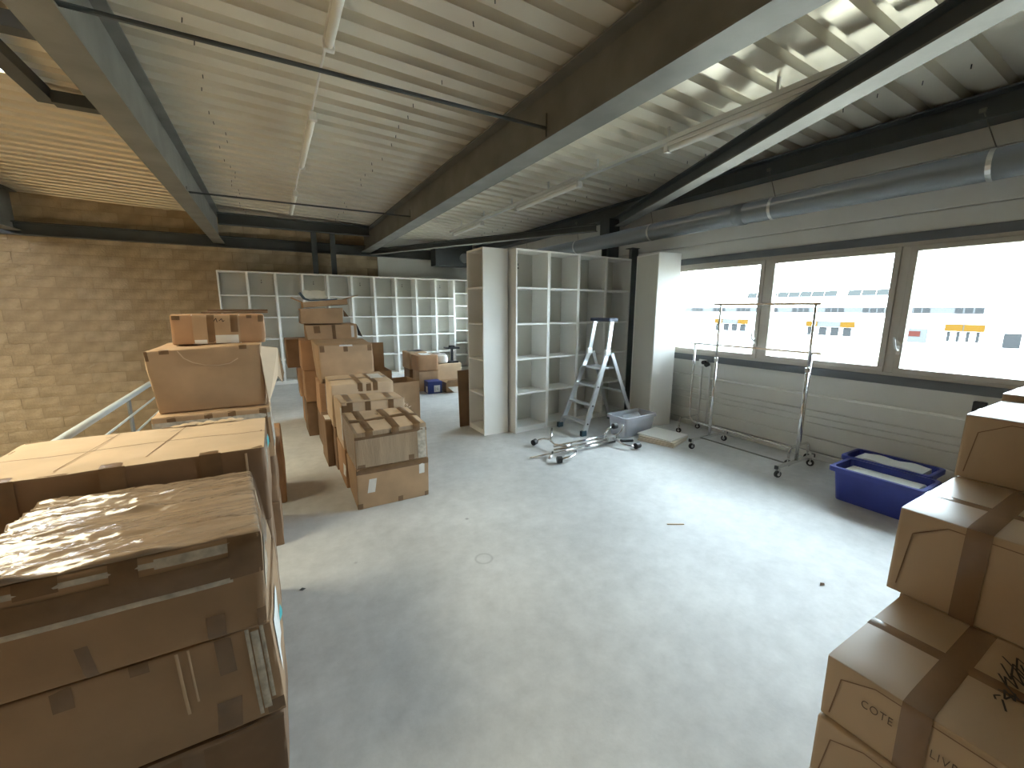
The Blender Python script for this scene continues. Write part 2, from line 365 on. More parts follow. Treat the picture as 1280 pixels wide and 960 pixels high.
MB().box(-4.6, -.90, 4.16, 4.28, 3.38, 3.48).build('end_member', STEELD, t, bevel=.003)
# pipe
p = thing('drain_pipe', 'thick dark grey pipe slung along the window wall under the roof', 'pipe', (4.83, 0, 2.7))
MB().tube([(4.83, -5.9, 2.71), (4.83, YB-.5, 2.71)], .112, 24).build('pipe', PIPE, p, smooth=True)
MB().tube([(4.83, 3.05, 2.71), (4.83, 3.17, 2.71)], .118, 24).build('coupling', PIPE, p, smooth=True)
for y in (-.6, 1.14, 2.74, 4.42, 6.1, 7.8):
    mb = MB(); ring = arc((4.83, y, 2.71), .118, math.radians(110), math.radians(430), (1, 0, 0), (0, 0, 1), 20)
    for i in range(len(ring)-1): mb.bar(ring[i]+Vector((0, 0, 0)), ring[i+1], .03, .004, (0, 1, .001)) if False else mb.tube([ring[i], ring[i+1]], .0045, 4)
    k = len(mb.v); vs = []
    for q in ring:
        d = (q-Vector((4.83, y, 2.71))).normalized()
        for dy in (-.016, .016): vs.append(q+Vector((0, dy, 0))+d*.002)
    mb.add(vs, [(2*i, 2*i+1, 2*i+3, 2*i+2) for i in range(20)])
    st = mb.build('strap', GALV, p)
    MB().tube([(4.83, y, 2.83), (4.87, y+.12, 3.14)], .004, 5).box(4.86, 4.88, y+.10, y+.14, 3.12, 3.15).build('hanger', STEEL, st)
# light fittings
def tubelight(x, z, y0, y1, label, group):
    t = thing('tube_light', label, 'light fitting', (x, (y0+y1)/2, z), group)
    MB().box(x-.03, x+.03, y0, y1, z+.04, z+.075).build('housing', WPLAS, t, bevel=.006)
    MB().tube([(x, y0+.02, z+.02), (x, y1-.02, z+.02)], .028, 12).build('diffuser', TUBE, t, smooth=True)
    for y in (y0, y1): MB().box(x-.035, x+.035, y-.012 if y == y1 else y-.03, y+.03 if y == y1 else y+.012, z-.01, z+.06).build('end_cap', WPLAS, t, bevel=.005)
for a, b, l in ((1.75, 3.25, 'nearest white tube light on the left conduit'), (4.45, 5.95, 'middle white tube light on the left conduit'), (7.4, 8.9, 'farthest white tube light on the left conduit')):
    tubelight(.48, 3.30, a, b, l, 'tube lights on the left conduit')
t = tag(MB().tube([(.48, -5.5, 3.385), (.48, 9.3, 3.385)], .009, 6).build('conduit', WPLAS), 'thin white conduit linking the left row of tube lights', 'conduit')
t = thing('cable_tray', 'long pale cable tray hung below the roof in the right bay', 'cable tray', (3.43, 5, 3.14))
MB().box(3.40, 3.46, -5.5, 8.6, 3.19, 3.202).box(3.40, 3.404, -5.5, 8.6, 3.202, 3.23).box(3.456, 3.46, -5.5, 8.6, 3.202, 3.23).build('tray', GALV, t)
for k in range(14):
    y = -5+k*1.0
    MB().box(3.42, 3.44, y, y+.02, 3.23, RZ(3.44)+.002).build('hanger', GALV, t)
for a, b, l in ((1.5, 3.0, 'nearest tube light under the right cable tray'), (4.35, 5.85, 'middle tube light under the right cable tray'), (7.1, 8.4, 'farthest tube light under the right cable tray')):
    tubelight(3.43, 3.112, a, b, l, 'tube lights under the cable tray')
# railing
rl = thing('railing', 'pale painted tubular guard rail along the mezzanine edge', 'railing', (-1.1, 4, 0))
RX = -1.10
MB().tube([(RX, -5.5, .90), (RX, 10.6, .90)], .024, 12).build('handrail', RAILM, rl, smooth=True)
for z in (.74, .58, .42, .26): MB().tube([(RX, -5.5, z), (RX, 10.6, z)], .009, 8).build('rail', RAILM, rl, smooth=True)
for k in range(10):
    y = -4.95+k*1.6; MB().box(RX-.03, RX-.02+.005, y-.035, y+.035, 0, .885).build('post', STEEL, rl, bevel=.002)
# ------------------------------------------------------------ boxes
U = [0, .015, .04, .09, .2, .35, .5, .65, .8, .91, .96, .985, 1]
class Box:
    def __init__(s, x0, x1, y0, y1, z0, z1, yaw=0, r=.006, amp=.009, dt=None, db=None, seed=0, tz=(0, 0, 0, 0), cor=.007):
        s.x0, s.y0, s.z0 = x0, y0, z0; s.S = Vector((x1-x0, y1-y0, z1-z0)); s.r = r; s.amp = amp; s.sd = seed*7.31
        rnd = random.Random(seed); s.c = {}
        cx, cy = (x0+x1)/2, (y0+y1)/2; ca, sa = math.cos(yaw), math.sin(yaw)
        for i, (a, b) in enumerate(((0, 0), (1, 0), (1, 1), (0, 1))):   # front-left, front-right, back-right, back-left
            for k in (0, 1):
                p = Vector((x0+a*s.S.x, y0+b*s.S.y, z0+k*s.S.z))
                dd = (dt if k else db) or {}
                p += Vector(dd.get(i, (0, 0, 0)))
                p += Vector((rnd.uniform(-cor, cor), rnd.uniform(-cor, cor), (rnd.uniform(-cor, 0) if k else 0)))
                q = p-Vector((cx, cy, 0)); p = Vector((cx+q.x*ca-q.y*sa, cy+q.x*sa+q.y*ca, p.z))
                s.c[(a, b, k)] = p
        s.base = Vector((cx, cy, z0))
    def raw(s, u):
        q = Vector((0, 0, 0))
        for (a, b, k), p in s.c.items():
            q += p*((u[0] if a else 1-u[0])*(u[1] if b else 1-u[1])*(u[2] if k else 1-u[2]))
        return q
    def pt(s, face, u, v, off=0):
        f = {'front': (u, 0, v), 'back': (u, 1, v), 'left': (0, u, v), 'right': (1, u, v), 'top': (u, v, 1), 'bottom': (u, v, 0)}[face]
        n = {'front': (0, -1, 0), 'back': (0, 1, 0), 'left': (-1, 0, 0), 'right': (1, 0, 0), 'top': (0, 0, 1), 'bottom': (0, 0, -1)}[face]
        P = Vector([f[i]*s.S[i] for i in range(3)]); r = min(s.r, min(s.S)/3)
        inn = Vector([min(max(P[i], r), s.S[i]-r) for i in range(3)])
        d = P-inn
        if d.length > 1e-9: P = inn+d.normalized()*r; nn = d.normalized()
        else: nn = Vector(n)
        e = min(1, 6*min(u, 1-u))*min(1, 6*min(v, 1-v))
        nz = noise.noise(Vector((P.x*3.1+s.sd, P.y*3.1, P.z*3.1+s.sd)))
        g = s.amp*(nz*1.2+.25)*e*(0 if face == 'bottom' else 1)
        g2 = s.amp*.35*noise.noise(Vector((P.x*9+s.sd, P.y*9-s.sd, P.z*9)))*(0 if (face == 'bottom' or v < .02 and face != 'top') else 1)
        P = P+nn*(g+off)+Vector(n)*g2
        return s.raw([P[i]/s.S[i] for i in range(3)])
    def body(s, name, m, parent):
        mb = MB()
        for face in ('front', 'back', 'left', 'right', 'top', 'bottom'):
            flip = face in ('back', 'left', 'bottom'); n = len(U)
            vs = [s.pt(face, u, v) for v in U for u in U]
            fs = []
            for j in range(n-1):
                for i in range(n-1):
                    q = (j*n+i, j*n+i+1, (j+1)*n+i+1, (j+1)*n+i); fs.append(q[::-1] if flip else q)
            mb.add(vs, fs)
        o = mb.build(name, m, parent, smooth=True)
        wm = o.modifiers.new('w', 'WELD'); wm.merge_threshold = .0008
        return o
    def patch(s, mb, face, u0, u1, v0, v1, off=.0022, nu=None, nv=None, fn=None, skew=0):
        nu = nu or max(2, int(abs(u1-u0)*14)+2); nv = nv or max(2, int(abs(v1-v0)*14)+2)
        flip = face in ('back', 'left', 'bottom'); vs = []
        for j in range(nv+1):
            for i in range(nu+1):
                a, b = i/nu, j/nv; u = u0+(u1-u0)*a+skew*(b-.5); v = v0+(v1-v0)*b
                o = off+(fn(u, v) if fn else 0)
                if i in (0, nu) or j in (0, nv): o *= .6 if fn is None else .3
                vs.append(s.pt(face, min(1, max(0, u)), min(1, max(0, v)), o))
        fs = []
        for j in range(nv):
            for i in range(nu):
                q = (j*(nu+1)+i, j*(nu+1)+i+1, (j+1)*(nu+1)+i+1, (j+1)*(nu+1)+i); fs.append(q[::-1] if flip else q)
        mb.add(vs, fs); return mb
def tp(B, parent, patches, m=TAPE, name='tape', off=.0022, label=None, fn=None, nu=None, nv=None):
    mb = MB()
    for pch in patches: B.patch(mb, *pch[:5], off=off, fn=fn, nu=nu, nv=nv, skew=pch[5] if len(pch) > 5 else 0)
    return mb.build(name, m, parent, smooth=True, label=label)
def stroke(B, parent, face, pts, wd, m=INK, name='marker_line', off=.0035):
    mb = MB(); S = B.S; sx, sy = {'front': (S.x, S.z), 'back': (S.x, S.z), 'left': (S.y, S.z), 'right': (S.y, S.z), 'top': (S.x, S.y)}[face]
    for L in pts:
        for (a, b) in zip(L[:-1], L[1:]):
            d = Vector(((b[0]-a[0])*sx, (b[1]-a[1])*sy)); n = Vector((-d.y, d.x)); n = n.normalized()*wd/2 if n.length else Vector((0, 0))
            q = [(a[0]+n.x/sx, a[1]+n.y/sy), (b[0]+n.x/sx, b[1]+n.y/sy), (b[0]-n.x/sx, b[1]-n.y/sy), (a[0]-n.x/sx, a[1]-n.y/sy)]
            mb.add([B.pt(face, u, v, off) for u, v in q], [(0, 1, 2, 3)])
    return mb.build(name, m, parent)
BN = [0]
def carton(label, B, m=CB, tapes='', group=None, name='cardboard_box', seam='x', bm='box_body'):
    BN[0] += 1
    t = thing(name, label, 'box', B.base, group)
    B.body(bm, m, t)
    return t
def crossed(B, t, m=TAPE, w=.09, v=.5, uu=(.25, .75), drop=.2, front=True):
    "centre tape on the top plus cross tapes folding over the front"
    wv = .055/B.S.y; tp(B, t, [('top', 0, 1, v-wv/2, v+wv/2)], m, off=.003)
    for u in uu:
        wu = .05/B.S.x; P = [('top', u-wu/2, u+wu/2, .0, 1.0, random.uniform(-.02, .02))]
        if front: P.append(('front', u-wu/2, u+wu/2, 1-drop, 1.0))
        tp(B, t, P, m)
fb_ = FILM.node_tree.nodes['Principled BSDF']; fb_.inputs['Coat Weight'].default_value = 1; fb_.inputs['Coat Roughness'].default_value = .06; fb_.inputs['Coat IOR'].default_value = 1.6
# --- big left foreground stack
B = Box(-.80, -.085, 1.46, 2.03, 0, .264, seed=1); t = carton('dark cardboard box at the bottom of the nearest left stack', B, CBD)
tp(B, t, [('front', .60, .68, .6, 1)]); tp(B, t, [('front', 0, 1, .93, 1)])
B = Box(-.83, -.075, 1.452, 2.03, .268, .625, seed=2, amp=.010, dt={1: (-.012, 0, -.008)}); t = carton('worn taped box directly beneath the film-wrapped box', B, CBX)
tp(B, t, [('front', .79, .85, .62, 1)]); tp(B, t, [('front', .52, .58, .9, 1)]); tp(B, t, [('front', .30, .36, .80, 1)]); tp(B, t, [('front', .75, .84, 0, .35, .02)])
tp(B, t, [('front', .90, .915, .05, 1), ('front', .955, .97, .2, 1)], TAPEG, off=.004); tp(B, t, [('front', .92, .95, .1, .97)], TAPEG, 'clear_tape', off=.006)
tp(B, t, [('front', .0, .05, .3, .95)]); tp(B, t, [('front', .66, .672, .35, .98), ('front', .70, .708, .45, .98)], CBL, 'crease', off=.004); tp(B, t, [('front', .93, 1, .0, .16)]); tp(B, t, [('right', .1, .45, .3, .9)], PAPER, 'paper_flap', off=.006); tp(B, t, [('right', .30, .42, .62, .70)], TEALT, 'teal_tab', off=.02)
B = Box(-.78, -.09, 1.44, 2.02, .628, .958, seed=3, r=.012, amp=.008, dt={2: (-.045, .0, 0), 3: (.0, .0, .0)}); t = carton('large box under wrinkled shiny stretch film, nearest at the left', B, CBX)
def wr_(u, v): 
    a = noise.noise(Vector((u*1.6+v*1.0, v*20+u*5, .3))); b = noise.noise(Vector((u*2.6, v*44-u*9, 4.3)))
    return (max(0, a)**1.2*.028+abs(b)*.012)*(1.3-.7*u)
tp(B, t, [('top', .0, 1, 0, 1)], FILM, 'stretch_film', off=.003, fn=wr_, nu=70, nv=90)
tp(B, t, [('right', .02, .98, .35, 1)], FILM, 'stretch_film', off=.004)
tp(B, t, [('front', 0, 1, .60, .82)]); tp(B, t, [('front', 0, .62, .88, .93), ('front', .62, .88, .86, .95)], TAPEG, 'clear_tape', off=.003)
tp(B, t, [('front', 0, .88, .55, .60)], TAPEG, 'clear_tape', off=.003)
tp(B, t, [('front', .48, .57, .72, 1)], off=.004); tp(B, t, [('front', .22, .34, .86, 1)], off=.004); tp(B, t, [('front', .87, 1, .58, 1)], off=.004)
tp(B, t, [('front', .77, .84, .0, .26)]); tp(B, t, [('front', .96, 1, .0, .2)]); tp(B, t, [('front', .36, .40, 0, .32, -.02)])
# --- box with the broad flat lid behind it
for z0, z1, s, l in ((0, .35, 11, 'lowest box under the broad flat-lidded box at the left'), (.352, .70, 12, 'middle box under the broad flat-lidded box at the left')):
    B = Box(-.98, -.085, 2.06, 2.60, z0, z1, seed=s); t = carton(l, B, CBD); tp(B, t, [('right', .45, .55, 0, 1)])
B = Box(-1.0, -.075, 2.05, 2.62, .703, 1.045, seed=13, amp=.008, cor=.003); t = carton('broad flat-lidded pale box behind the film-wrapped box', B, CBD)
for k, (a, b) in enumerate(((.0, .495), (.505, 1.0))):
    tp(B, t, [('top', .0, 1, a, b)], CBL, 'flap', off=.005, fn=lambda u, v: .003*noise.noise(Vector((u*6, v*4, 2))))
tp(B, t, [('top', .0, .1, .0, .02), ('front', .0, .1, .75, 1)], off=.007)
for u in (.10, .42, .75): tp(B, t, [('top', u, u+.07, .0, .07), ('front', u, u+.08, .5 if u != .42 else .3, 1)], off=.007)
for u in (.30, .55, .80): tp(B, t, [('top', u, u+.07, .80, .84)], off=.0075)
tp(B, t, [('top', .52, .58, .93, 1)], off=.008); tp(B, t, [('front', .92, .93, .1, .95)], CBL, 'crease', off=.004)
tp(B, t, [('right', .1, .4, .6, .95)], TAPEG, 'clear_tape', off=.003); tp(B, t, [('right', .45, .6, .75, .9)], TEALT, 'teal_tab', off=.01)
stroke(B, t, 'top', [[(.28, .05), (.36, .9)], [(.56, .08), (.63, .9)]], .004, CBD, 'crease', .0095)
mb = MB()
for i in range(9):
    u = .56+.035*i; B.patch(mb, 'top', u, u+.05, .92, 1.0, off=.012+.012*((i*37) % 5)/5, nu=3, nv=3, skew=.03*((i % 3)-1))
mb.build('torn_paper', CBL, t)
# --- second stack (by the rail)
for z0, z1, s, l in ((0, .33, 21, 'bottom box of the stack beside the railing'), (.332, .66, 22, 'second box up in the stack beside the railing')):
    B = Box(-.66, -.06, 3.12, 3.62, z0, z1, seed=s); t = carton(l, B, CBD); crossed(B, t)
B = Box(-.67, -.055, 3.10, 3.62, .662, 1.005, seed=23, amp=.012); t = carton('film-wrapped box under the big tilted box beside the railing', B, CB)
for u in (.12, .42, .62, .90): tp(B, t, [('front', u, u+.07, .3, 1)])
tp(B, t, [('right', 0, .7, .2, .9)], TAPEG, 'clear_tape', off=.004); tp(B, t, [('front', .0, 1, .80, .90)], TAPEG, 'clear_tape', off=.003)
B = Box(-.64, -.08, 3.17, 3.66, 1.008, 1.405, seed=24, amp=.012, dt={0: (-.015, -.05, -.01), 1: (.0, -.04, .01)}); t = carton('big plain brown box leaning forward beside the railing', B, CB)
tp(B, t, [('front', .12, .20, .94, 1), ('top', .12, .20, 0, .08)]); tp(B, t, [('front', .80, .87, .94, 1), ('top', .8, .87, 0, .08)]); tp(B, t, [('front', 0, .03, .85, 1)])
stroke(B, t, 'front', [[(.27, .98), (.31, .86), (.38, .78), (.48, .73), (.60, .71), (.70, .73), (.78, .80)]], .006, CBL, 'crease')
mb = MB(); c = [(-.085, 3.13, 1.40), (.02, 3.22, 1.375), (.045, 3.26, 1.20), (.03, 3.28, 1.13), (.005, 3.25, 1.18), (-.06, 3.14, 1.02)]
mb.add(c+[(a-.004, b+.01, z+.002) for a, b, z in c], [(0, 1, 5), (1, 4, 5), (1, 2, 3, 4), (6, 11, 7), (7, 11, 10), (7, 10, 9, 8), (0, 6, 7, 1), (1, 7, 8, 2), (2, 8, 9, 3), (3, 9, 10, 4), (4, 10, 11, 5)]).build('torn_flap', CBL, t)
mb = MB(); c = [(-.64, 3.14, 1.39), (-.668, 3.18, 1.375), (-.672, 3.2, 1.28), (-.655, 3.2, 1.15), (-.64, 3.16, 1.12)]
mb.add(c+[(a+.003, b+.01, z) for a, b, z in c], [(0, 1, 2, 3, 4), (9, 8, 7, 6, 5)]+[(i, i+5, (i+1) % 5+5, (i+1) % 5) for i in range(5)]).build('torn_flap', CBL, t)
B = Box(-.555, -.05, 3.34, 3.78, 1.408, 1.60, seed=25, amp=.008, r=.012, tz=(0,)); t = carton('orange-brown box with taped centre strip on top of the railing stack', B, CBO)
tp(B, t, [('front', .22, .72, 0, 1)], CB, 'centre_panel', off=.003); tp(B, t, [('front', .37, .45, .05, 1)], off=.005); tp(B, t, [('front', .62, .70, .4, 1)], off=.005)
tp(B, t, [('front', .02, .10, .82, .95)], off=.004); tp(B, t, [('front', .93, 1, .75, 1)]); tp(B, t, [('front', .80, .86, .88, 1)], off=.004)
tp(B, t, [('front', .45, .70, .02, .30)], LABEL, 'clear_label', off=.006); tp(B, t, [('front', .23, .36, .0, .15)], LABEL, 'clear_label', off=.006)
stroke(B, t, 'front', [[(.42, .70), (.43, .92), (.44, .75), (.47, .88), (.48, .74)], [(.50, .78), (.53, .86), (.54, .76), (.56, .80)]], .004)
stroke(B, t, 'front', [[(.22, 0), (.22, 1)], [(.72, 0), (.72, 1)]], .005, PAPER, 'paper_edge')
t = thing('cardboard_sheet', 'dark loose cardboard sheet behind the orange-brown top box', 'cardboard', (-.2, 3.9, 1.6))
MB().box(-.42, -.02, 3.62, 3.98, 1.603, 1.612).build('sheet', CBD, t); MB().box(-.42, -.02, 3.97, 3.98, 1.612, 1.63).build('raised_edge', CBD, t)
B = Box(-.48, -.02, 3.84, 4.3, 0, .60, seed=26, amp=.012, r=.014); t = carton('orange-brown box on the floor behind the railing stack', B, CBO)
tp(B, t, [('top', .5, 1, 0, .5)], CBO, 'flap', off=.014, fn=lambda u, v: .02*(1-v)*u); tp(B, t, [('front', .86, .9, .3, .95)])
# --- middle row of boxes
B = Box(.49, 1.09, 3.40, 3.86, 0, .352, seed=31, amp=.007); t = carton('lower box nearest the open floor, with torn white labels', B, CB)
tp(B, t, [('front', .0, .07, 0, .14)]); tp(B, t, [('front', .55, .62, 0, .14)]); tp(B, t, [('front', .94, 1, 0, .12)])
tp(B, t, [('front', .15, .25, .38, .72, .03)], LABEL, 'torn_label'); tp(B, t, [('front', .86, .94, .62, .92)], LABEL, 'torn_label'); tp(B, t, [('front', 0, 1, .86, 1)], off=.003)
tp(B, t, [('right', 0, .5, 0, 1)], CBL, 'paper_skin', off=.003)
B = Box(.495, 1.085, 3.395, 3.87, .355, .655, seed=32, amp=.010, dt={3: (-.03, .02, .065), 2: (-.02, .02, .055), 1: (0, 0, .012)}); t = carton('film-wrapped box with a criss-cross of tape on its lid, nearest the open floor', B, CBF)
for k, (a, b) in enumerate(((.0, .49), (.51, 1.0))): tp(B, t, [('top', .04, .98, a, b)], CBL, 'flap', off=.006, fn=lambda u, v: .006*noise.noise(Vector((u*5, v*5, 7))))
tp(B, t, [('top', .02, 1, .42, .56)], off=.011)
for u in (.14, .50, .80): tp(B, t, [('top', u, u+.11, 0, 1, -.02), ('front', u, u+.10, .84, 1)], off=.012)
tp(B, t, [('front', .0, 1, .80, .88)], off=.004); tp(B, t, [('front', .02, .12, 0, .10)]); tp(B, t, [('front', .72, .80, 0, .16)])
tp(B, t, [('front', .86, .98, .02, .9)], TAPEG, 'clear_tape', off=.004)
stroke(B, t, 'top', [[(.42, .72), (.44, .78), (.46, .70), (.48, .76)]], .004)
for z0, z1, s in ((0, .37, 33),):
    B = Box(.47, 1.06, 3.89, 4.38, z0, z1, seed=s); t = carton('lower box directly behind the criss-cross taped stack', B, CBO); tp(B, t, [('left', .0, .2, .3, .6)], LABEL, 'label')
B = Box(.47, 1.04, 3.90, 4.37, .372, .80, seed=34, amp=.009, dt={2: (.03, 0, -.03)}); t = carton('taped pale box with a torn right corner behind the criss-cross taped box', B, CBL)
for u in (.10, .38, .75): tp(B, t, [('top', u, u+.10, 0, 1), ('front', u-.02, u+.07, .60, 1)], off=.004)
tp(B, t, [('left', .0, .15, .2, .9)], LABEL, 'label'); tp(B, t, [('front', .0, .08, .65, .95)], off=.003); tp(B, t, [('top', .0, 1, 0, .06)], CBL, 'flap_edge', off=.012)
mb = MB(); 
for i in range(7):
    x = 1.0+.014*i; mb.add([(x, 3.90+.02*(i % 2), .78-.012*i), (x+.03, 3.91, .80-.015*i), (x+.035, 3.96+.02*(i % 3), .76-.012*i), (x+.005, 3.95, .74-.01*i)], [(0, 1, 2, 3)])
mb.build('torn_corner', CBL, t)
B = Box(.46, 1.06, 4.40, 4.92, 0, .45, seed=35); t = carton('lower box of the third stack back in the middle row', B, CBD)
B = Box(.45, 1.06, 4.41, 4.93, .452, .885, seed=36, amp=.009, dt={2: (-.02, 0, .03), 3: (0, 0, .02)}); t = carton('box with a pink-white label on its lid in the third stack back', B, CBL)
tp(B, t, [('top', .70, .92, .35, .8)], LABEL, 'label', off=.004); crossed(B, t, uu=(.45, .7)); tp(B, t, [('front', .55, .63, .8, 1)])
B = Box(.385, .455, 4.55, 5.0, 0, .50, seed=37, amp=.004); t = carton('narrow dark box squeezed in on the left of the third stack', B, CBD); tp(B, t, [('top', .1, .9, .1, .6)], LABEL, 'label')
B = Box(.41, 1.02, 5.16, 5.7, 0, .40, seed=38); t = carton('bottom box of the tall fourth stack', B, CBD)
B = Box(.41, 1.02, 5.15, 5.7, .402, .79, seed=39); t = carton('middle box of the tall fourth stack', B, CBO)
tp(B, t, [('front', .1, .3, 0, 1)], TAPEG, 'clear_tape')
B = Box(.43, 1.02, 5.13, 5.7, .792, 1.225, seed=40, amp=.010, r=.012, dt={3: (-.03, 0, .04), 2: (.0, 0, .03)}); t = carton('big brown box with six tape tabs on top of the fourth stack', B, CB)
for u in (.03, .45, .90): tp(B, t, [('front', u, u+.08, .82, 1)]); 
for u in (.03, .52, .92): tp(B, t, [('front', u, u+.07, 0, .12)])
tp(B, t, [('front', .38, .62, .96, 1), ('top', .38, .62, 0, .2)], LABEL, 'torn_label', off=.005); tp(B, t, [('top', 0, 1, .0, .25)], CB, 'flap', off=.012)
# tall far stack
B = Box(.30, .92, 5.82, 6.3, 0, .45, seed=41); t = carton('bottom box of the tallest stack in the middle row', B, CBD)
B = Box(.30, .92, 5.82, 6.3, .452, .86, seed=42); t = carton('second box up in the tallest stack in the middle row', B, CBO)
B = Box(.29, .96, 5.80, 6.32, .862, 1.245, seed=43); t = carton('third box up in the tallest stack in the middle row', B, CBO)
tp(B, t, [('front', .2, .55, .8, .9)]); 
B = Box(.37, .97, 5.80, 6.3, 1.247, 1.44, seed=44, dt={0: (-.02, 0, -.01)}); t = carton('shallow box with a white strip at its right end, high in the tallest stack', B, CB)
tp(B, t, [('front', .15, .27, .45, .95)]); tp(B, t, [('front', .50, .57, 0, 1)]); tp(B, t, [('front', .88, .94, .1, .9)], PAPER, 'paper_strip')
MB().add([(.965, 5.79, 1.43), (1.03, 5.80, 1.27), (.99, 5.9, 1.28), (.97, 5.86, 1.43)], [(0, 1, 2, 3), (3, 2, 1, 0)]).build('flap', BLACK, t)
B = Box(.32, .81, 5.83, 6.28, 1.445, 1.635, seed=45, dt={1: (.01, 0, .01)}); t = carton('plain brown box under the tray at the top of the tallest stack', B, CB)
tp(B, t, [('left', 0, 1, .1, .9)], TAPE); MB().add([(.815, 5.82, 1.62), (.88, 5.84, 1.53), (.82, 5.84, 1.53)], [(0, 1, 2), (2, 1, 0)]).build('flap', CBD, t)
t = thing('cardboard_tray', 'shallow open cardboard tray on the very top of the tallest stack', 'tray', (.6, 6, 1.64))
T = Matrix.Translation((.36, 5.83, 1.640)) @ Matrix.Rotation(math.radians(-5), 4, 'Y')
MB().box(0, .52, 0, .4, 0, .008, T).box(0, .52, 0, .006, 0, .07, T).box(0, .52, .394, .4, 0, .07, T).box(0, .006, .006, .394, 0, .07, T).box(.514, .52, .006, .394, 0, .07, T).build('tray_body', CB, t)
TL = T @ Matrix.Translation((0, 0, .07)) @ Matrix.Rotation(math.radians(30), 4, 'Y'); MB().box(-.13, 0, .01, .39, 0, .005, TL).build('flap', CB, t)
TR = T @ Matrix.Translation((.52, 0, .07)) @ Matrix.Rotation(math.radians(-14), 4, 'Y'); MB().box(0, .15, .01, .39, 0, .005, TR).build('flap', CB, t)
mb = MB(); n = 9; vs = []
for j in range(5):
    for i in range(n):
        a = i/(n-1); x = .34+.42*a; vs.append((x, 5.87+.08*j, 1.735+.022*a+(.10*(1-a*4)**2 if a < .25 else 0)+.006*noise.noise(Vector((i*.7, j, 1)))))
mb.add(vs, [(j*n+i, j*n+i+1, (j+1)*n+i+1, (j+1)*n+i) for j in range(4) for i in range(n-1)]); o = mb.build('plastic_sheet', BLSH); tag(o, 'dark blue plastic sheet curled up in the tray on the tallest stack', 'sheet')
o.modifiers.new('s', 'SOLIDIFY').thickness = .012
mb = MB(); vs = []
for j in range(6):
    for i in range(10):
        a, b = i/9, j/5; vs.append((.38+.27*a, 6.0+.12*b+.01*noise.noise(Vector((i, j, 3))), 1.765+.10*b+.012*noise.noise(Vector((i*.9, j*.9, 0)))))
mb.add(vs, [(j*10+i, j*10+i+1, (j+1)*10+i+1, (j+1)*10+i) for j in range(5) for i in range(9)]); o = mb.build('foil_sheet', FOIL); tag(o, 'crumpled silvery foil sheet standing in the top tray', 'foil'); o.modifiers.new('s', 'SOLIDIFY').thickness = .004
# orange boxes at the left of the tallest stack
B = Box(.30, .56, 6.36, 6.9, 0, .43, seed=46, r=.012); t = carton('reddish-brown box on the floor at the left foot of the tallest stack', B, CBO); tp(B, t, [('front', 0, 1, .84, .95)])
B = Box(.26, .60, 6.35, 6.9, .432, .83, seed=47, r=.012); t = carton('reddish-brown upper box at the left of the tallest stack', B, CBO); tp(B, t, [('front', .35, .6, .1, .95)])
B = Box(.14, .54, 6.42, 6.95, .832, 1.22, seed=48); t = carton('very dark box overhanging left behind the tallest stack', B, CBD)
# open box and standing flap
def openbox(label, x0, x1, y0, y1, h, m=CB, yaw=0, flaps=(), z0=0, loc=None):
    t = thing('open_box', label, 'box', ((x0+x1)/2, (y0+y1)/2, z0)); k = .006
    c = Vector(((x0+x1)/2, (y0+y1)/2, 0)); T = Matrix.Translation(c) @ Matrix.Rotation(yaw, 4, 'Z') @ Matrix.Translation(-c)
    mb = MB().box(x0, x1, y0, y1, z0, z0+k, T).box(x0, x1, y0, y0+k, z0+k, z0+h, T).box(x0, x1, y1-k, y1, z0+k, z0+h, T).box(x0, x0+k, y0+k, y1-k, z0+k, z0+h, T).box(x1-k, x1, y0+k, y1-k, z0+k, z0+h, T)
    mb.build('box_body', m, t)
    for (side, L, ang) in flaps:
        A = math.radians(ang)
        if side == 'left': F = Matrix.Translation((x0, 0, z0+h)) @ Matrix.Rotation(A, 4, 'Y'); b = (-L, 0, y0+.01, y1-.01, -.003, .003)
        if side == 'right': F = Matrix.Translation((x1, 0, z0+h)) @ Matrix.Rotation(-A, 4, 'Y'); b = (0, L, y0+.01, y1-.01, -.003, .003)
        if side == 'front': F = Matrix.Translation((0, y0, z0+h)) @ Matrix.Rotation(-A, 4, 'X'); b = (x0+.01, x1-.01, -L, 0, -.003, .003)
        if side == 'back': F = Matrix.Translation((0, y1, z0+h)) @ Matrix.Rotation(A, 4, 'X'); b = (x0+.01, x1-.01, 0, L, -.003, .003)
        MB().box(*b, T @ F).build('flap', m, t)
    return t
openbox('tall open brown box standing right of the middle row', 1.20, 1.60, 5.28, 5.70, .70, CB, .1)
openbox('open box with one tall flap standing up behind the middle row', 1.05, 1.37, 5.72, 6.1, .80, CB, 0, (('back', .36, 90),))
# right back group
B = Box(2.42, 2.80, 8.55, 9.0, 0, .38, seed=51); carton('lower box of the far left stack before the back bookcases', B, CBD)
B = Box(2.40, 2.80, 8.5, 9.0, .382, .74, seed=52, r=.02, amp=.02); t = carton('crumpled upper box with black plastic on its lid before the back bookcases', B, CB); tp(B, t, [('top', .2, .9, .2, .9)], BLACK, 'black_plastic', off=.012)
B = Box(2.44, 2.84, 7.98, 8.4, 0, .40, seed=53); carton('lower box just behind the small navy box', B, CB)
B = Box(2.42, 2.84, 7.98, 8.42, .402, .72, seed=54, r=.02, amp=.022); t = carton('crumpled upper box just behind the small navy box', B, CBO); tp(B, t, [('top', .3, .8, .2, .9)], PAPER, 'paper', off=.012)
B = Box(2.90, 3.42, 8.15, 8.6, 0, .50, seed=55); carton('pale box carrying the black stand near the back bookcases', B, CBL)
mb = MB(); random.seed(5)
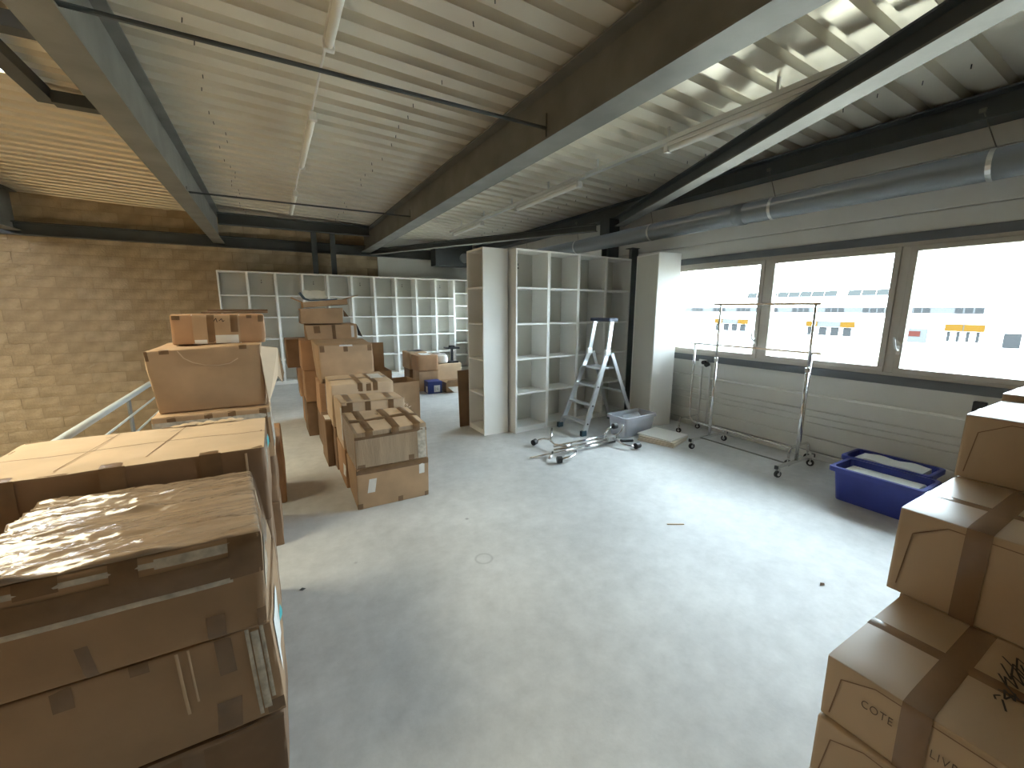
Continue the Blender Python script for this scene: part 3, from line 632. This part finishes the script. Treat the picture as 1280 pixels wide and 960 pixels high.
Bb = Box(2.90, 3.14, 8.2, 8.5, .502, .70, seed=56, r=.05, amp=.05); o = Bb.body('plastic_bag', PAPER, None); tag(o, 'crumpled white plastic bag on the pale box by the back bookcases', 'bag')
t = thing('black_stand', 'small black metal stand with a flat top on the pale box', 'stand', (3.28, 8.3, .50))
MB().box(3.16, 3.38, 8.2, 8.42, .502, .54).build('base', BLACK, t, bevel=.005); MB().box(3.255, 3.295, 8.29, 8.33, .54, .80).build('post', BLACK, t); MB().box(3.14, 3.40, 8.18, 8.44, .80, .83).box(3.2, 3.3, 8.2, 8.3, .83, .87).build('top_plate', BLACK, t)
B = Box(2.52, 2.80, 7.66, 7.93, 0, .24, seed=57, amp=.002, r=.004); t = carton('small navy blue printed box on the floor before the back bookcases', B, NAVY); tp(B, t, [('front', .42, .85, .12, .68)], LABEL, 'label', off=.003); tp(B, t, [('left', .1, .5, .1, .6)], LABEL, 'label', off=.003)
stroke(B, t, 'front', [[(.5, .2), (.5, .55)], [(.58, .35), (.74, .35)], [(.58, .45), (.70, .45)]], .006, INK, 'printed_lines', .006)
openbox('low open tray box holding white paper right of the navy box', 2.87, 3.42, 7.62, 8.02, .20, CB, 0, (('front', .10, 40),))
o = MB().box(2.93, 3.38, 7.66, 7.98, .10, .12).build('paper_stack', PAPER); tag(o, 'white paper lying in the low tray box', 'paper'); o.location.z = -.094
MB().add([(2.90, 7.60, .21), (3.30, 7.56, .21), (3.32, 7.50, .10), (3.0, 7.52, .10), (2.9, 7.60, .203), (3.30, 7.56, .203), (3.32, 7.506, .10), (3.0, 7.526, .10)], [(0, 1, 2, 3), (7, 6, 5, 4)]).build('paper_sheet', PAPER, o)
t = thing('brown_board', 'tall brown cardboard board leaning behind the corner bookcase', 'board', (2.3, 5.27, 0))
T = Matrix.Translation((2.17, 5.26, 0)) @ Matrix.Rotation(math.radians(-1.5), 4, 'Y')
MB().box(0, .42, 0, .012, 0, .80, T).build('board', CBD, t); MB().box(.01, .41, .012, .016, .02, .78, T).build('liner', CB, t)
# ------------------------------------------------------------ right foreground cartons
def ring(B, t, face):
    stroke(B, t, face, [[(.04, .10), (.05, .70), (.14, .90), (.80, .93), (.93, .75), (.96, .10)]], .0035, PRINT, 'printed_outline')
def newcarton(label, x0, x1, y0, y1, z0, z1, seed, tu=.5, tv=.55, top=True, nm='carton'):
    B = Box(x0, x1, y0, y1, z0, z1, seed=seed, amp=.002, r=.004, cor=.002); t = thing('carton', label, 'box', B.base); B.body('box_body', CBN, t)
    if top:
        for a, b in ((0.002, tu-.004), (tu+.004, .998)): tp(B, t, [('top', a, b, .002, .998)], CBN, 'flap', off=.003)
        wu = .05/B.S.x; wv = .06/B.S.y
        tp(B, t, [('top', tu-wu/2, tu+wu/2, 0, 1)], TAPEN, off=.0048)
        tp(B, t, [('top', 0, 1, tv-wv/2, tv+wv/2), ('left', tv-wv/2, tv+wv/2, 0, 1)], TAPEN, off=.0062)
    else: wv = .06/B.S.y
    tp(B, t, [('left', tv-wv/2, tv+wv/2, 0, .3)], TAPEN, off=.003) if not top else None
    ring(B, t, 'left'); return B, t
Y1, Y0 = .475, -.12
newcarton('lowest carton of the near right pile, just showing at the bottom edge', 1.345, 1.90, Y0, Y1, 0, .20, 61, top=False)
newcarton('second carton up under the one printed COTE', 1.365, 1.905, Y0, Y1, .20, .404, 62, top=False)
def text3(s, size, T, parent, name='printed_text', xs=.74):
    cu = bpy.data.curves.new(name, 'FONT'); cu.body = s; cu.size = size; cu.extrude = .0004; cu.space_character = 1.15; cu.offset = -.0004
    o = bpy.data.objects.new('tmp', cu); COL.objects.link(o); dg = bpy.context.evaluated_depsgraph_get()
    me = bpy.data.meshes.new_from_object(o.evaluated_get(dg)); bpy.data.objects.remove(o); me.materials.clear(); me.materials.append(mat('faded_ink', (.10, .065, .04), .7))
    me.transform(T @ Matrix.Diagonal((xs, 1, 1, 1))); q = bpy.data.objects.new(name, me); COL.objects.link(q); q.parent = parent; q.location = -WL[parent.name]; return q
B, t = newcarton('near right carton printed COTE with handwriting on its lid', 1.38, 1.925, Y0, Y1, .406, .606, 63, tu=.53, tv=.655)
TT = Matrix.Translation((1.374, .382, .517)) @ Matrix(((0, 0, -1, 0), (-1, 0, 0, 0), (0, 1, 0, 0), (0, 0, 0, 1)))
text3('COTE', .034, TT, t); 
TT = Matrix.Translation((1.374, .235, .505)) @ Matrix(((0, 0, -1, 0), (-1, 0, 0, 0), (0, 1, 0, 0), (0, 0, 0, 1)))
text3('LIVRAISON', .034, TT, t)
hw = [[(.48, .205), (.50, .215), (.52, .20)], [(.50, .19), (.44, .165)], [(.55, .215), (.56, .17), (.51, .185), (.57, .20), (.53, .16), (.58, .17)], [(.60, .20), (.55, .15), (.56, .13)], [(.66, .24), (.60, .20), (.66, .22), (.62, .17), (.70, .21), (.66, .16), (.74, .20), (.69, .15)], [(.74, .25), (.66, .20), (.78, .22), (.72, .16), (.80, .2)], [(.80, .26), (.74, .2), (.84, .22), (.80, .17)]]
hw = [[(.34+(a-.44)*1.3, .455+(b-.16)*1.0) for a, b in L] for L in hw]
stroke(B, t, 'top', hw, .0045, INK, 'handwriting', .008)
for k, (z0, z1) in enumerate(((0, .2), (.2, .40), (.40, .604))):
    newcarton(['plain carton on the floor under the second step of the right pile', 'plain carton midway under the second step of the right pile', 'plain carton just under the second step of the right pile'][k], 1.935, 2.49, Y0, Y1+.01, z0, z1, 64+k, top=False)
newcarton('carton on the second step of the right pile, crossed by brown tape', 1.93, 2.50, Y0, .525, .608, .93, 67, tu=.43, tv=.69)
for k, (z0, z1) in enumerate(((0, .31), (.31, .62), (.62, .93))):
    newcarton(['plain carton on the floor under the third step of the right pile', 'plain carton midway under the third step of the right pile', 'plain carton just under the third step of the right pile'][k], 2.515, 3.05, Y0, .52, z0, z1, 70+k, top=False)
newcarton('carton on the third step of the right pile, in front of the window sill', 2.51, 3.06, Y0, .53, .932, 1.205, 73, tu=.3, tv=.3)
for k, (z0, z1) in enumerate(((0, .31), (.31, .62), (.62, .93))):
    newcarton(['plain carton on the floor under the farthest step of the right pile', 'plain carton midway under the farthest step of the right pile', 'plain carton just under the farthest step of the right pile'][k], 3.07, 3.62, Y0, .52, z0, z1, 75+k, top=False)
newcarton('farthest right carton, only a sliver of its lid showing at the picture edge', 3.07, 3.63, Y0, .54, .932, 1.235, 78, tu=.45, tv=.3)
# ------------------------------------------------------------ bookcases
def bookcase_parts(Wd, D, H, rows, holes=True, plinth=.075):
    "local: x 0..Wd, y 0 (front) .. D, z 0..H"
    t = .022; P = []
    P.append(('side_panel', MB().box(0, t, 0, D, 0, H), WHITE)); P.append(('side_panel', MB().box(Wd-t, Wd, 0, D, 0, H), WHITE))
    P.append(('back_panel', MB().box(t, Wd-t, D-.006, D-.001, plinth, H-t), BACK)); P.append(('top_panel', MB().box(t, Wd-t, 0, D-.006, H-t, H), WHITE))
    P.append(('bottom_panel', MB().box(t, Wd-t, 0, D-.006, plinth-t, plinth), WHITE)); P.append(('plinth', MB().box(t, Wd-t, .012, .028, 0, plinth-t), WHITE))
    for k in range(1, rows):
        z = plinth+(H-t-plinth)*k/rows; P.append(('shelf', MB().box(t, Wd-t, .004, D-.006, z-t/2, z+t/2), WHITE))
    if holes:
        P.append(('wall_fixing', MB().tube([(Wd*.5, D-.012, H-.20), (Wd*.5, D-.006, H-.20)], .012, 8).box(Wd*.5-.005, Wd*.5+.005, D-.010, D-.006, H-.17, H-.14), BLACK))
    return P
BCC = {}
def bookcase(label, loc, rz, Wd, D, H, rows, group, holes=True):
    key = (Wd, D, H, rows, holes)
    t = thing('bookcase', label, 'bookcase', loc, group, rz)
    if key not in BCC:
        BCC[key] = [mb.build(n, m, t, bevel=.0015, world=False) for n, mb, m in bookcase_parts(Wd, D, H, rows, holes)]
    else:
        for p_ in BCC[key]:
            c = p_.copy(); COL.objects.link(c); c.parent = t; c.location = (0, 0, 0)
    return t
H = 2.37
ordn = ['first', 'second', 'third', 'fourth', 'fifth', 'sixth', 'seventh', 'eighth', 'ninth', 'tenth']
a = Vector((-.86, 10.17, 0)); b = Vector((4.18, 10.34, 0)); d = (b-a)/10; ang = math.atan2(d.y, d.x)
for k in range(10):
    bookcase('%s white five-row bookcase from the left end of the long row on the block wall' % ordn[k], a+d*k, ang, .5035, .35, H, 5, 'white bookcases in the long back row', holes=(k % 2 == 1))
bookcase('white seven-row bookcase at the right end of the long back row', a+d*10, ang, .5, .35, H, 7, None, False)
a = Vector((2.685, 4.60, 0)); b = Vector((4.78, 4.74, 0)); d = (b-a)/4; ang = math.atan2(d.y, d.x)
for k in range(4):
    bookcase(['leftmost open white bookcase of the central group, beside the side-on one', 'second open white bookcase from the left in the central group', 'third open white bookcase from the left, behind the stepladder', 'rightmost open white bookcase of the central group, in shade'][k], a+d*k, ang, .523, .35, H, 5, 'white bookcases in the central group')
bookcase('white bookcase standing side-on with its shelves facing the box rows', (2.285, 5.20, 0), math.radians(-90), .48, .35, H, 5, None, False)
bookcase('white bookcase turned away beside the window, showing its blank back', (4.853, 3.912, 0), math.radians(79), .49, .355, H, 5, None, False)
# ------------------------------------------------------------ stepladder
lad = thing('stepladder', 'aluminium stepladder standing in front of the central bookcases', 'ladder', (3.8, 4.33, 0))
def LP(z, side):   # point on the front stile
    f = z/1.07; return Vector((3.41+(3.83-3.41)*f, 4.335+side*(.255-.075*f), z))
for sd in (-1, 1):
    s = MB().bar(LP(.02, sd), LP(1.07, sd), .028, .07, (-1, 0, .5)); so = s.build('stile', BRUSH, lad, bevel=.003)
    a = LP(0, sd); MB().box(a.x-.045, a.x+.035, a.y-.024, a.y+.024, 0, .07).build('foot', TEAL, so, bevel=.004)
    for z in (.15, .38, .62): 
        q = LP(z, sd); MB().tube([q+Vector((.0, sd*.0145-.001*sd, 0)), q+Vector((0, sd*.02, 0))], .011, 8).build('rivet', BLACK, so)
    u = LP(1.05, sd); tpn = Vector((3.90, 4.335+sd*.165, 1.475)); MB().bar(u+Vector((.01, 0, 0)), tpn, .024, .06, (-1, 0, .5)).build('guard_rail', BRUSH, lad, bevel=.003)
    MB().box(u.x-.04, u.x+.05, u.y-.022, u.y+.022, 1.02, 1.10).build('hinge', GALV, lad, bevel=.008)
    MB().bar((3.90, 4.335+sd*.19, 1.05), (4.32, 4.335+sd*.25, .02), .024, .05, (1, 0, .5)).build('rear_leg', BRUSH, lad, bevel=.003)
    MB().box(4.29, 4.35, 4.335+sd*.25-.02, 4.335+sd*.25+.02, 0, .05).build('foot', TEAL, lad)
for z in (.15, .38, .62):
    a, b = LP(z, -1), LP(z, 1); MB().box(a.x-.035, a.x+.05, a.y+.014, b.y-.014, z-.014, z+.010).build('step', BRUSH, lad, bevel=.003)
MB().box(3.72, 3.97, 4.335-.17, 4.335+.17, .835, .86).build('platform', BRUSH, lad, bevel=.004)
MB().box(3.83, 3.99, 4.335-.19, 4.335+.19, 1.47, 1.515).build('top_tray', DBLUE, lad, bevel=.01)
MB().box(4.10, 4.125, 4.335-.20, 4.335+.20, .50, .53).build('rear_brace', BRUSH, lad)
# ------------------------------------------------------------ garment racks
def wheel(parent, c, r=.035, axis=(1, .3, 0), up=.06, name='caster'):
    c = Vector(c); ax = Vector(axis).normalized()
    cs = MB().tube([c-ax*.014, c+ax*.014], r, 14).build(name, BLACK, parent, smooth=False, bevel=.004)
    MB().tube([c-ax*.016, c+ax*.016], r*.45, 10).build('hub', GALV, cs)
    MB().bar(c+ax*.02, c+ax*.02+Vector((0, 0, up)), .012, .003, (1, 0, 0)).bar(c-ax*.02, c-ax*.02+Vector((0, 0, up)), .012, .003, (1, 0, 0)).tube([c+Vector((0, 0, up-.005)), c+Vector((0, 0, up+.02))], .014, 8).build('fork', CHROME, cs)
    return cs
r1 = thing('garment_rack', 'tall chrome garment rack on casters in front of the window', 'garment rack', (4.5, 2.55, 0), 'chrome garment racks by the window')
ys = (2.07, 3.05)
for y in ys:
    MB().box(4.17, 4.86, y-.013, y+.013, .095, .125).build('foot_bar', CHROME, r1, bevel=.003)
    for x in (4.165, 4.865): MB().box(x-.008, x+.008, y-.016, y+.016, .092, .128).build('end_cap', BLACK, r1)
    wheel(r1, (4.20, y, .036), axis=(.3, 1, 0)); wheel(r1, (4.82, y, .036), axis=(1, .3, 0))
    MB().tube([(4.52, y, .12), (4.52, y, 1.05)], .016, 12).build('upright', CHROME, r1, smooth=True)
    MB().tube([(4.52, y, 1.0), (4.52, y, 1.68)], .012, 12).build('telescopic_tube', CHROME, r1, smooth=True)
    MB().tube([(4.52, y, 1.03), (4.52, y, 1.07)], .022, 10).build('clamp', GALV, r1)
MB().box(4.505, 4.535, 2.02, 3.13, 1.675, 1.70).build('hanging_rail', CHROME, r1, bevel=.003)
MB().tube([(4.40, ys[0], .10), (4.40, ys[1], .10)], .008, 8).build('base_rod', STEEL, r1)
r2 = thing('garment_rack', 'lower chrome garment rack with curved tube feet, behind the tall one', 'garment rack', (4.8, 2.88, 0), 'chrome garment racks by the window')
ya, yb = 2.19, 3.57; X2 = 4.82
pts = [(X2, ya, 1.18), (X2, ya, .24)]+[tuple(v) for v in arc((X2, ya+.1, .24), .1, math.pi, 1.5*math.pi, (0, 1, 0), (0, 0, 1))]+[tuple(v) for v in arc((X2, yb-.1, .24), .1, 1.5*math.pi, 2*math.pi, (0, 1, 0), (0, 0, 1))]+[(X2, yb, 1.18)]
MB().tube(pts, .0125, 10).build('frame_tube', CHROME, r2, smooth=True)
for y in (ya, yb):
    MB().tube([(4.62, y, .08), (4.62, y, .14)]+[tuple(v) for v in arc((4.67, y, .15), .05, math.pi, .5*math.pi, (1, 0, 0), (0, 0, 1), 5)]+[tuple(v) for v in arc((4.96, y, .15), .05, .5*math.pi, 0, (1, 0, 0), (0, 0, 1), 5)]+[(5.01, y, .08)], .0125, 8).build('foot_tube', CHROME, r2, smooth=True)
    wheel(r2, (4.62, y, .034), r=.033, up=.04); wheel(r2, (5.01, y, .034), r=.033, up=.04)
    MB().tube([(X2, y, .92), (X2, y, .96)], .02, 10).build('clamp', GALV, r2)
MB().box(X2-.013, X2+.013, ya-.09, yb+.06, 1.18, 1.203).build('hanging_rail', CHROME, r2, bevel=.003)
# dismantled rack lying on the floor
r3 = thing('dismantled_rack', 'dismantled chrome garment rack lying flat on the floor before the bookcases', 'garment rack', (2.9, 3.6, 0))
MB().tube([(2.67, 3.70, .05), (3.60, 3.68, .06)], .014, 10).build('tube', CHROME, r3, smooth=True)
MB().tube([(2.74, 3.66, .03), (3.52, 3.62, .035)], .016, 10).build('tube', CHROME, r3, smooth=True)
MB().tube([(2.34, 3.70, .016), (3.05, 3.60, .06)], .009, 10).build('tube', CHROME, r3, smooth=True)
MB().tube([(2.70, 3.75, .075), (3.66, 3.74, .08)], .014, 10).build('tube', CHROME, r3, smooth=True)
def hoof(pts):
    return MB().tube(pts, .013, 8).build('curved_foot', CHROME, r3, smooth=True)
def cap(h, a, b, r=.036): MB().tube([a, b], r, 12).build('caster', BLACK, h)
h = hoof([(2.90, 3.68, .07), (2.80, 3.72, .07), (2.74, 3.80, .08), (2.75, 3.90, .10), (2.82, 3.97, .13), (2.86, 4.02, .20)])
h = hoof([(2.76, 3.92, .10), (2.73, 4.0, .09), (2.70, 4.05, .07), (2.66, 4.06, .05)]); cap(h, (2.66, 4.07, .05), (2.61, 4.05, .045))
h = hoof([(2.72, 3.62, .05), (2.80, 3.56, .06), (2.82, 3.49, .07), (2.75, 3.43, .06), (2.66, 3.42, .05), (2.58, 3.43, .045)]); cap(h, (2.58, 3.43, .042), (2.53, 3.45, .042))
h = hoof([(2.62, 3.66, .05), (2.54, 3.58, .04), (2.50, 3.55, .03)])
h = hoof([(3.52, 3.70, .07), (3.50, 3.56, .07), (3.50, 3.44, .05), (3.54, 3.37, .045), (3.60, 3.36, .045)]); cap(h, (3.60, 3.36, .042), (3.67, 3.37, .042))
h = hoof([(3.52, 3.68, .08), (3.62, 3.67, .10), (3.67, 3.66, .15), (3.68, 3.66, .22)])
h = hoof([(3.40, 3.66, .15), (3.44, 3.66, .20), (3.52, 3.66, .22)]); cap(h, (3.52, 3.66, .22), (3.57, 3.66, .22))
h = hoof([(3.48, 3.68, .08), (3.40, 3.67, .10), (3.39, 3.66, .15)])
MB().box(3.44, 3.56, 3.64, 3.73, .03, .10).build('joint_bracket', GALV, r3, bevel=.004)
MB().tube([(3.60, 3.60, .04), (3.76, 3.56, .03)], .020, 8).build('end_piece', BLACK, r3)
# translucent bin
bn = thing('storage_bin', 'translucent plastic storage bin in front of the stepladder', 'bin', (4.05, 4.0, 0))
mb = MB()
def loop(x0, x1, y0, y1, z, yaw=.02):
    c, s = math.cos(yaw), math.sin(yaw); cx, cy = (x0+x1)/2, (y0+y1)/2; L = []
    r = .04
    for (qx, qy, a0) in ((x1-r, y1-r, 0), (x0+r, y1-r, 90), (x0+r, y0+r, 180), (x1-r, y0+r, 270)):
        for k in range(4):
            a = math.radians(a0+30*k); x, y = qx+r*math.cos(a)-cx, qy+r*math.sin(a)-cy; L.append((cx+x*c-y*s, cy+x*s+y*c, z))
    return L
def loft(mb, loops, close=False):
    n = len(loops[0]); k = len(mb.v); mb.v += [tuple(p_) for L in loops for p_ in L]
    for j in range(len(loops)-1):
        for i in range(n): mb.f.append((k+j*n+i, k+j*n+(i+1) % n, k+(j+1)*n+(i+1) % n, k+(j+1)*n+i))
    if close: mb.f.append(tuple(k+i for i in range(n-1, -1, -1)))
def tub(x0, x1, y0, y1, z, yaw, m, parent, t=.006, taper=.03, lip=.025, z0=.0):
    q = taper; mb = MB()
    loft(mb, [loop(x0+q, x1-q, y0+q, y1-q, z0+.002, yaw), loop(x0+.006, x1-.006, y0+.006, y1-.006, z-.05, yaw)], True)
    loft(mb, [loop(x0+.006, x1-.006, y0+.006, y1-.006, z-.05, yaw), loop(x0+.004, x1-.004, y0+.004, y1-.004, z-.012, yaw), loop(x0+.008, x1-.008, y0+.008, y1-.008, z-.008, yaw), loop(x0+.012, x1-.012, y0+.012, y1-.012, z-.05, yaw), loop(x0+q+t, x1-q-t, y0+q+t, y1-q-t, z0+.01, yaw)])
    n = len(mb.v); mb.f.append(tuple(range(n-16, n)))
    o = mb.build('tub_body', m, parent, smooth=False)
    mb = MB(); loft(mb, [loop(x0, x1, y0, y1, z-.045, yaw), loop(x0-lip, x1+lip, y0-lip, y1+lip, z-.04, yaw), loop(x0-lip, x1+lip, y0-lip, y1+lip, z-.004, yaw), loop(x0-lip+.004, x1+lip-.004, y0-lip+.004, y1+lip-.004, z, yaw), loop(x0+.006, x1-.006, y0+.006, y1-.006, z, yaw), loop(x0+.006, x1-.006, y0+.006, y1-.006, z-.012, yaw)])
    mb.build('rim', m, parent); return o
tub(3.77, 4.34, 3.72, 4.04, .27, .03, TRANS, bn, lip=.015)
MB().add([(3.95, 3.80, .10), (4.25, 3.78, .10), (4.27, 3.98, .25), (4.0, 4.0, .22)], [(0, 1, 2, 3), (3, 2, 1, 0)]).build('inner_sheet', TRANS, bn)
# boards
for k, (dx, dy, yw, l) in enumerate(((0, 0, 0, 'lowest pale board of the small stack on the floor by the racks'), (.012, .0, .02, 'second pale board up in the small stack by the racks'), (.03, .01, -.03, 'third pale board up in the small stack by the racks'), (.05, .04, -.12, 'topmost white board of the small stack by the racks'))):
    o = MB().box(-.21, .21, -.23, .23, 0, .0165).build('shelf_board', WHITE if k == 3 else mat('board_edge', (.72, .65, .54), .6), bevel=.001); o.location = (4.16+dx, 3.45+dy, .0005+k*.0172); o.rotation_euler.z = .30+yw; tag(o, l, 'board', 'boards stacked on the floor')
# blue tubs
tb = thing('blue_tub', 'blue plastic tub nearer the camera, holding a white foam sheet', 'tub', (4.3, 1.3, 0), 'blue tubs by the window wall')
tub(4.13, 4.47, 1.02, 1.60, .30, 0, BLUE, tb)
for s in (-1, 1): MB().box(4.24, 4.36, 1.31+s*.315-.012, 1.31+s*.315+.012, .235, .26).build('handle', BLUE, tb, bevel=.004)
tb2 = thing('blue_tub', 'blue plastic tub nearer the wall, filled with pale sheets', 'tub', (4.7, 1.4, 0), 'blue tubs by the window wall')
tub(4.54, 4.86, 1.10, 1.68, .30, 0, BLUE, tb2)
def sag(name, x0, x1, y0, y1, z, label, curl=0.0, slot=False):
    mb = MB(); n = 14; vs = []
    for s in (0, .012):
        for j in range(2):
            for i in range(n):
                a = i/(n-1); vs.append((x0+(x1-x0)*j, y0+(y1-y0)*a, z+curl*math.sin(a*math.pi*2)**2+s))
    f = []
    for i in range(n-1): f += [(i, n+i, n+i+1, i+1), (2*n+i, 2*n+i+1, 3*n+i+1, 3*n+i), (i, i+1, 2*n+i+1, 2*n+i), (n+i, 3*n+i, 3*n+i+1, n+i+1)]
    f += [(0, 2*n, 3*n, n), (n-1, 2*n-1, 4*n-1, 3*n-1)]
    mb.add(vs, f); o = mb.build(name, FOAM); tag(o, label, 'sheet'); return o
for z in (.012,): pass
s = sag('foam_sheet', 4.165, 4.40, 1.07, 1.55, .252, 'white foam sheet lying in the nearer blue tub', 0)
MB().box(4.175, 4.43, 1.07, 1.54, .016, .250).build('filling_block', FOAM, s)
MB().box(4.22, 4.235, 1.47, 1.505, .2645, .267).build('slot', BLACK, s)
s = sag('foam_sheet', 4.59, 4.81, 1.15, 1.62, .275, 'pale curled sheets lying in the tub nearer the wall', .014)
MB().box(4.585, 4.81, 1.15, 1.62, .016, .272).build('filling_block', FOAM, s)
# ------------------------------------------------------------ wall fittings
cd = thing('wall_conduit', 'thin white conduit running horizontally under the window', 'conduit', (W-.012, 0, .72))
MB().tube([(W-.018, 3.46, .715), (W-.018, -2.3, .715)], .0135, 8).build('tube', TUBE, cd, smooth=True)
ol = thing('wall_socket', 'white double socket with black plugs on the wall beside the racks', 'socket', (W-.02, 3.6, .9))
MB().box(W-.035, W-.001, 3.54, 3.66, .87, .96).build('box', WPLAS, ol, bevel=.005)
pl = MB().tube([(W-.035, 3.56, .925), (W-.085, 3.56, .925)], .026, 12).build('plug', BLACK, ol); MB().tube([(W-.06, 3.50, .91), (W-.10, 3.50, .90)], .03, 12).build('plug', BLACK, ol)
MB().tube([(W-.08, 3.50, .9), (W-.03, 3.53, .92)], .008, 6).build('cable', BLACK, pl)
for y in (3.62, 3.49): MB().tube([(W-.014, y, .02), (W-.014, y, .87)], .012, 8).build('drop_tube', WPLAS, ol, smooth=True)
ol2 = thing('wall_socket', 'small dark socket on the wall half hidden behind the right cartons', 'socket', (W-.02, 1.0, .8))
MB().box(W-.04, W-.001, .96, 1.04, .77, .88).build('box', BLACK, ol2, bevel=.005)
ob = tag(MB().box(-.06, .06, -.07, .07, 0, .08).tube([(0, 0, .08), (0, .02, .12)], .02, 8).build('power_adapter', BLACK, bevel=.01), 'small black adapter on the floor between the blue tubs and cartons', 'adapter'); ob.location = (4.93, .97, 0)
# floor debris
o = MB().box(-.065, .065, -.005, .005, 0, .006).build('wood_sliver', CBL); o.location = (2.57, 1.95, 0); o.rotation_euler.z = -.52; tag(o, 'thin pale wood sliver lying alone on the open floor', 'sliver')
o = MB().add([(0, 0, .002), (.03, .012, .008), (.055, .0, .002), (.03, -.012, .004), (.028, 0, .001)], [(0, 1, 2, 3), (0, 3, 2, 1)]).build('dry_leaf', CBD); o.location = (2.72, 1.03, 0); tag(o, 'small brown dry leaf on the floor near the right cartons', 'leaf')
o = MB().add([(0, 0, .002), (.02, .015, .005), (.04, .0, .002), (.02, -.015, .003)], [(0, 1, 2, 3), (3, 2, 1, 0)]).build('plastic_scrap', STEELD); o.location = (-.0, 2.53, 0); tag(o, 'small dark scrap on the floor beside the left boxes', 'scrap')
# ------------------------------------------------------------ outside
lawn = MB().box(W+.3, 300, -150, 250, -3.4, -3.0).build('ground', GRASS); tag(lawn, 'sunlit lawn outside the window', None, kind='structure')
ap = MB().box(W+.3, 36, -40, 60, -2.999, -2.97).build('apron', mat('bounce_apron', (.33, .31, .26), .85, var=.1, vscale=.4)); tag(ap, 'unseen pale concrete apron outside, added to bounce daylight onto the ceiling', None, kind='structure')  # unseen strip, added as a reflector for the ceiling
yard = MB().box(48, 64.9, -60, 120, -2.998, -2.96).build('yard', mat('yard_concrete', (.35, .34, .31), .8)); tag(yard, 'pale concrete yard before the far warehouse', None, kind='structure')
F = 65.0
fb = thing('warehouse', 'long white warehouse with ribbon windows across the lawn', 'building', (F+10, 30, -3))
MB().box(F, F+28, 9.5, 56, -2.99, 3.0).build('wall', FACADE, fb)
MB().box(F-.15, F+28.1, 9.4, 56.1, 3.0, 3.2).build('roof', FACADE, fb)
for k in range(9):
    y = 13.9+k*4.15
    pw = MB().box(F-.06, F, y, y+2.3, 1.12, 1.80).build('window_band', FARGREY, fb)
    for q in (.0, .76, 1.52): MB().box(F-.09, F-.06, y+q+.06, y+q+.68, 1.18, 1.74).build('pane', FARWIN, pw)
    MB().box(F-.05, F, y+2.3, y+4.15, 1.12, 1.80).build('grey_panel', FARGREY, fb)
for (a, b) in ((13.6, 16.6), (25.0, 30.6), (39.0, 44.6)):
    MB().box(F-.3, F, a, a+1.5, -.75, .0).build('orange_panel', ORANGE, fb); MB().box(F-.3, F, b-1.4, b, -.75, .0).build('orange_panel', ORANGE, fb)
    MB().box(F-.25, F, a+1.5, b-1.4, -.75, .0).build('canopy_panel', FARGREY, fb)
    for q in range(4):
        yy = a+.3+q*(b-a)/4; MB().box(F-.1, F, yy, yy+(b-a)/4-.5, -1.9, -.8).build('window', FARWIN, fb)
MB().box(F-.1, F, 18.0, 20.6, -2.2, -.6).build('loading_door', FARGREY, fb); MB().box(F-.14, F-.1, 18.6, 19.6, -1.5, -.9).build('red_panel', RED, fb)
MB().box(F-.1, F, 11.0, 12.2, -2.3, -.8).build('window', FARWIN, fb)
for (a, b) in ((22.9, 27.6), (28.8, 41.5)):
    t = thing('solar_array', 'right solar array on the warehouse roof' if a < 25 else 'left solar array on the warehouse roof', 'solar panels', (F+3, a, 3.2), 'solar arrays on the warehouse roof')
    n = int((b-a)/1.55)
    MB().box(F+3.02, F+3.35, a, b, 3.2, 3.44).build('mounting_rail', FARGREY, t)
    for q in range(n):
        T = Matrix.Translation((F+3, a+q*(b-a)/n, 3.22)) @ Matrix.Rotation(math.radians(-62), 4, 'Y'); MB().box(.25, 1.0, .03, (b-a)/n-.03, 0, .06, T).build('solar_panel', SOLAR, t)
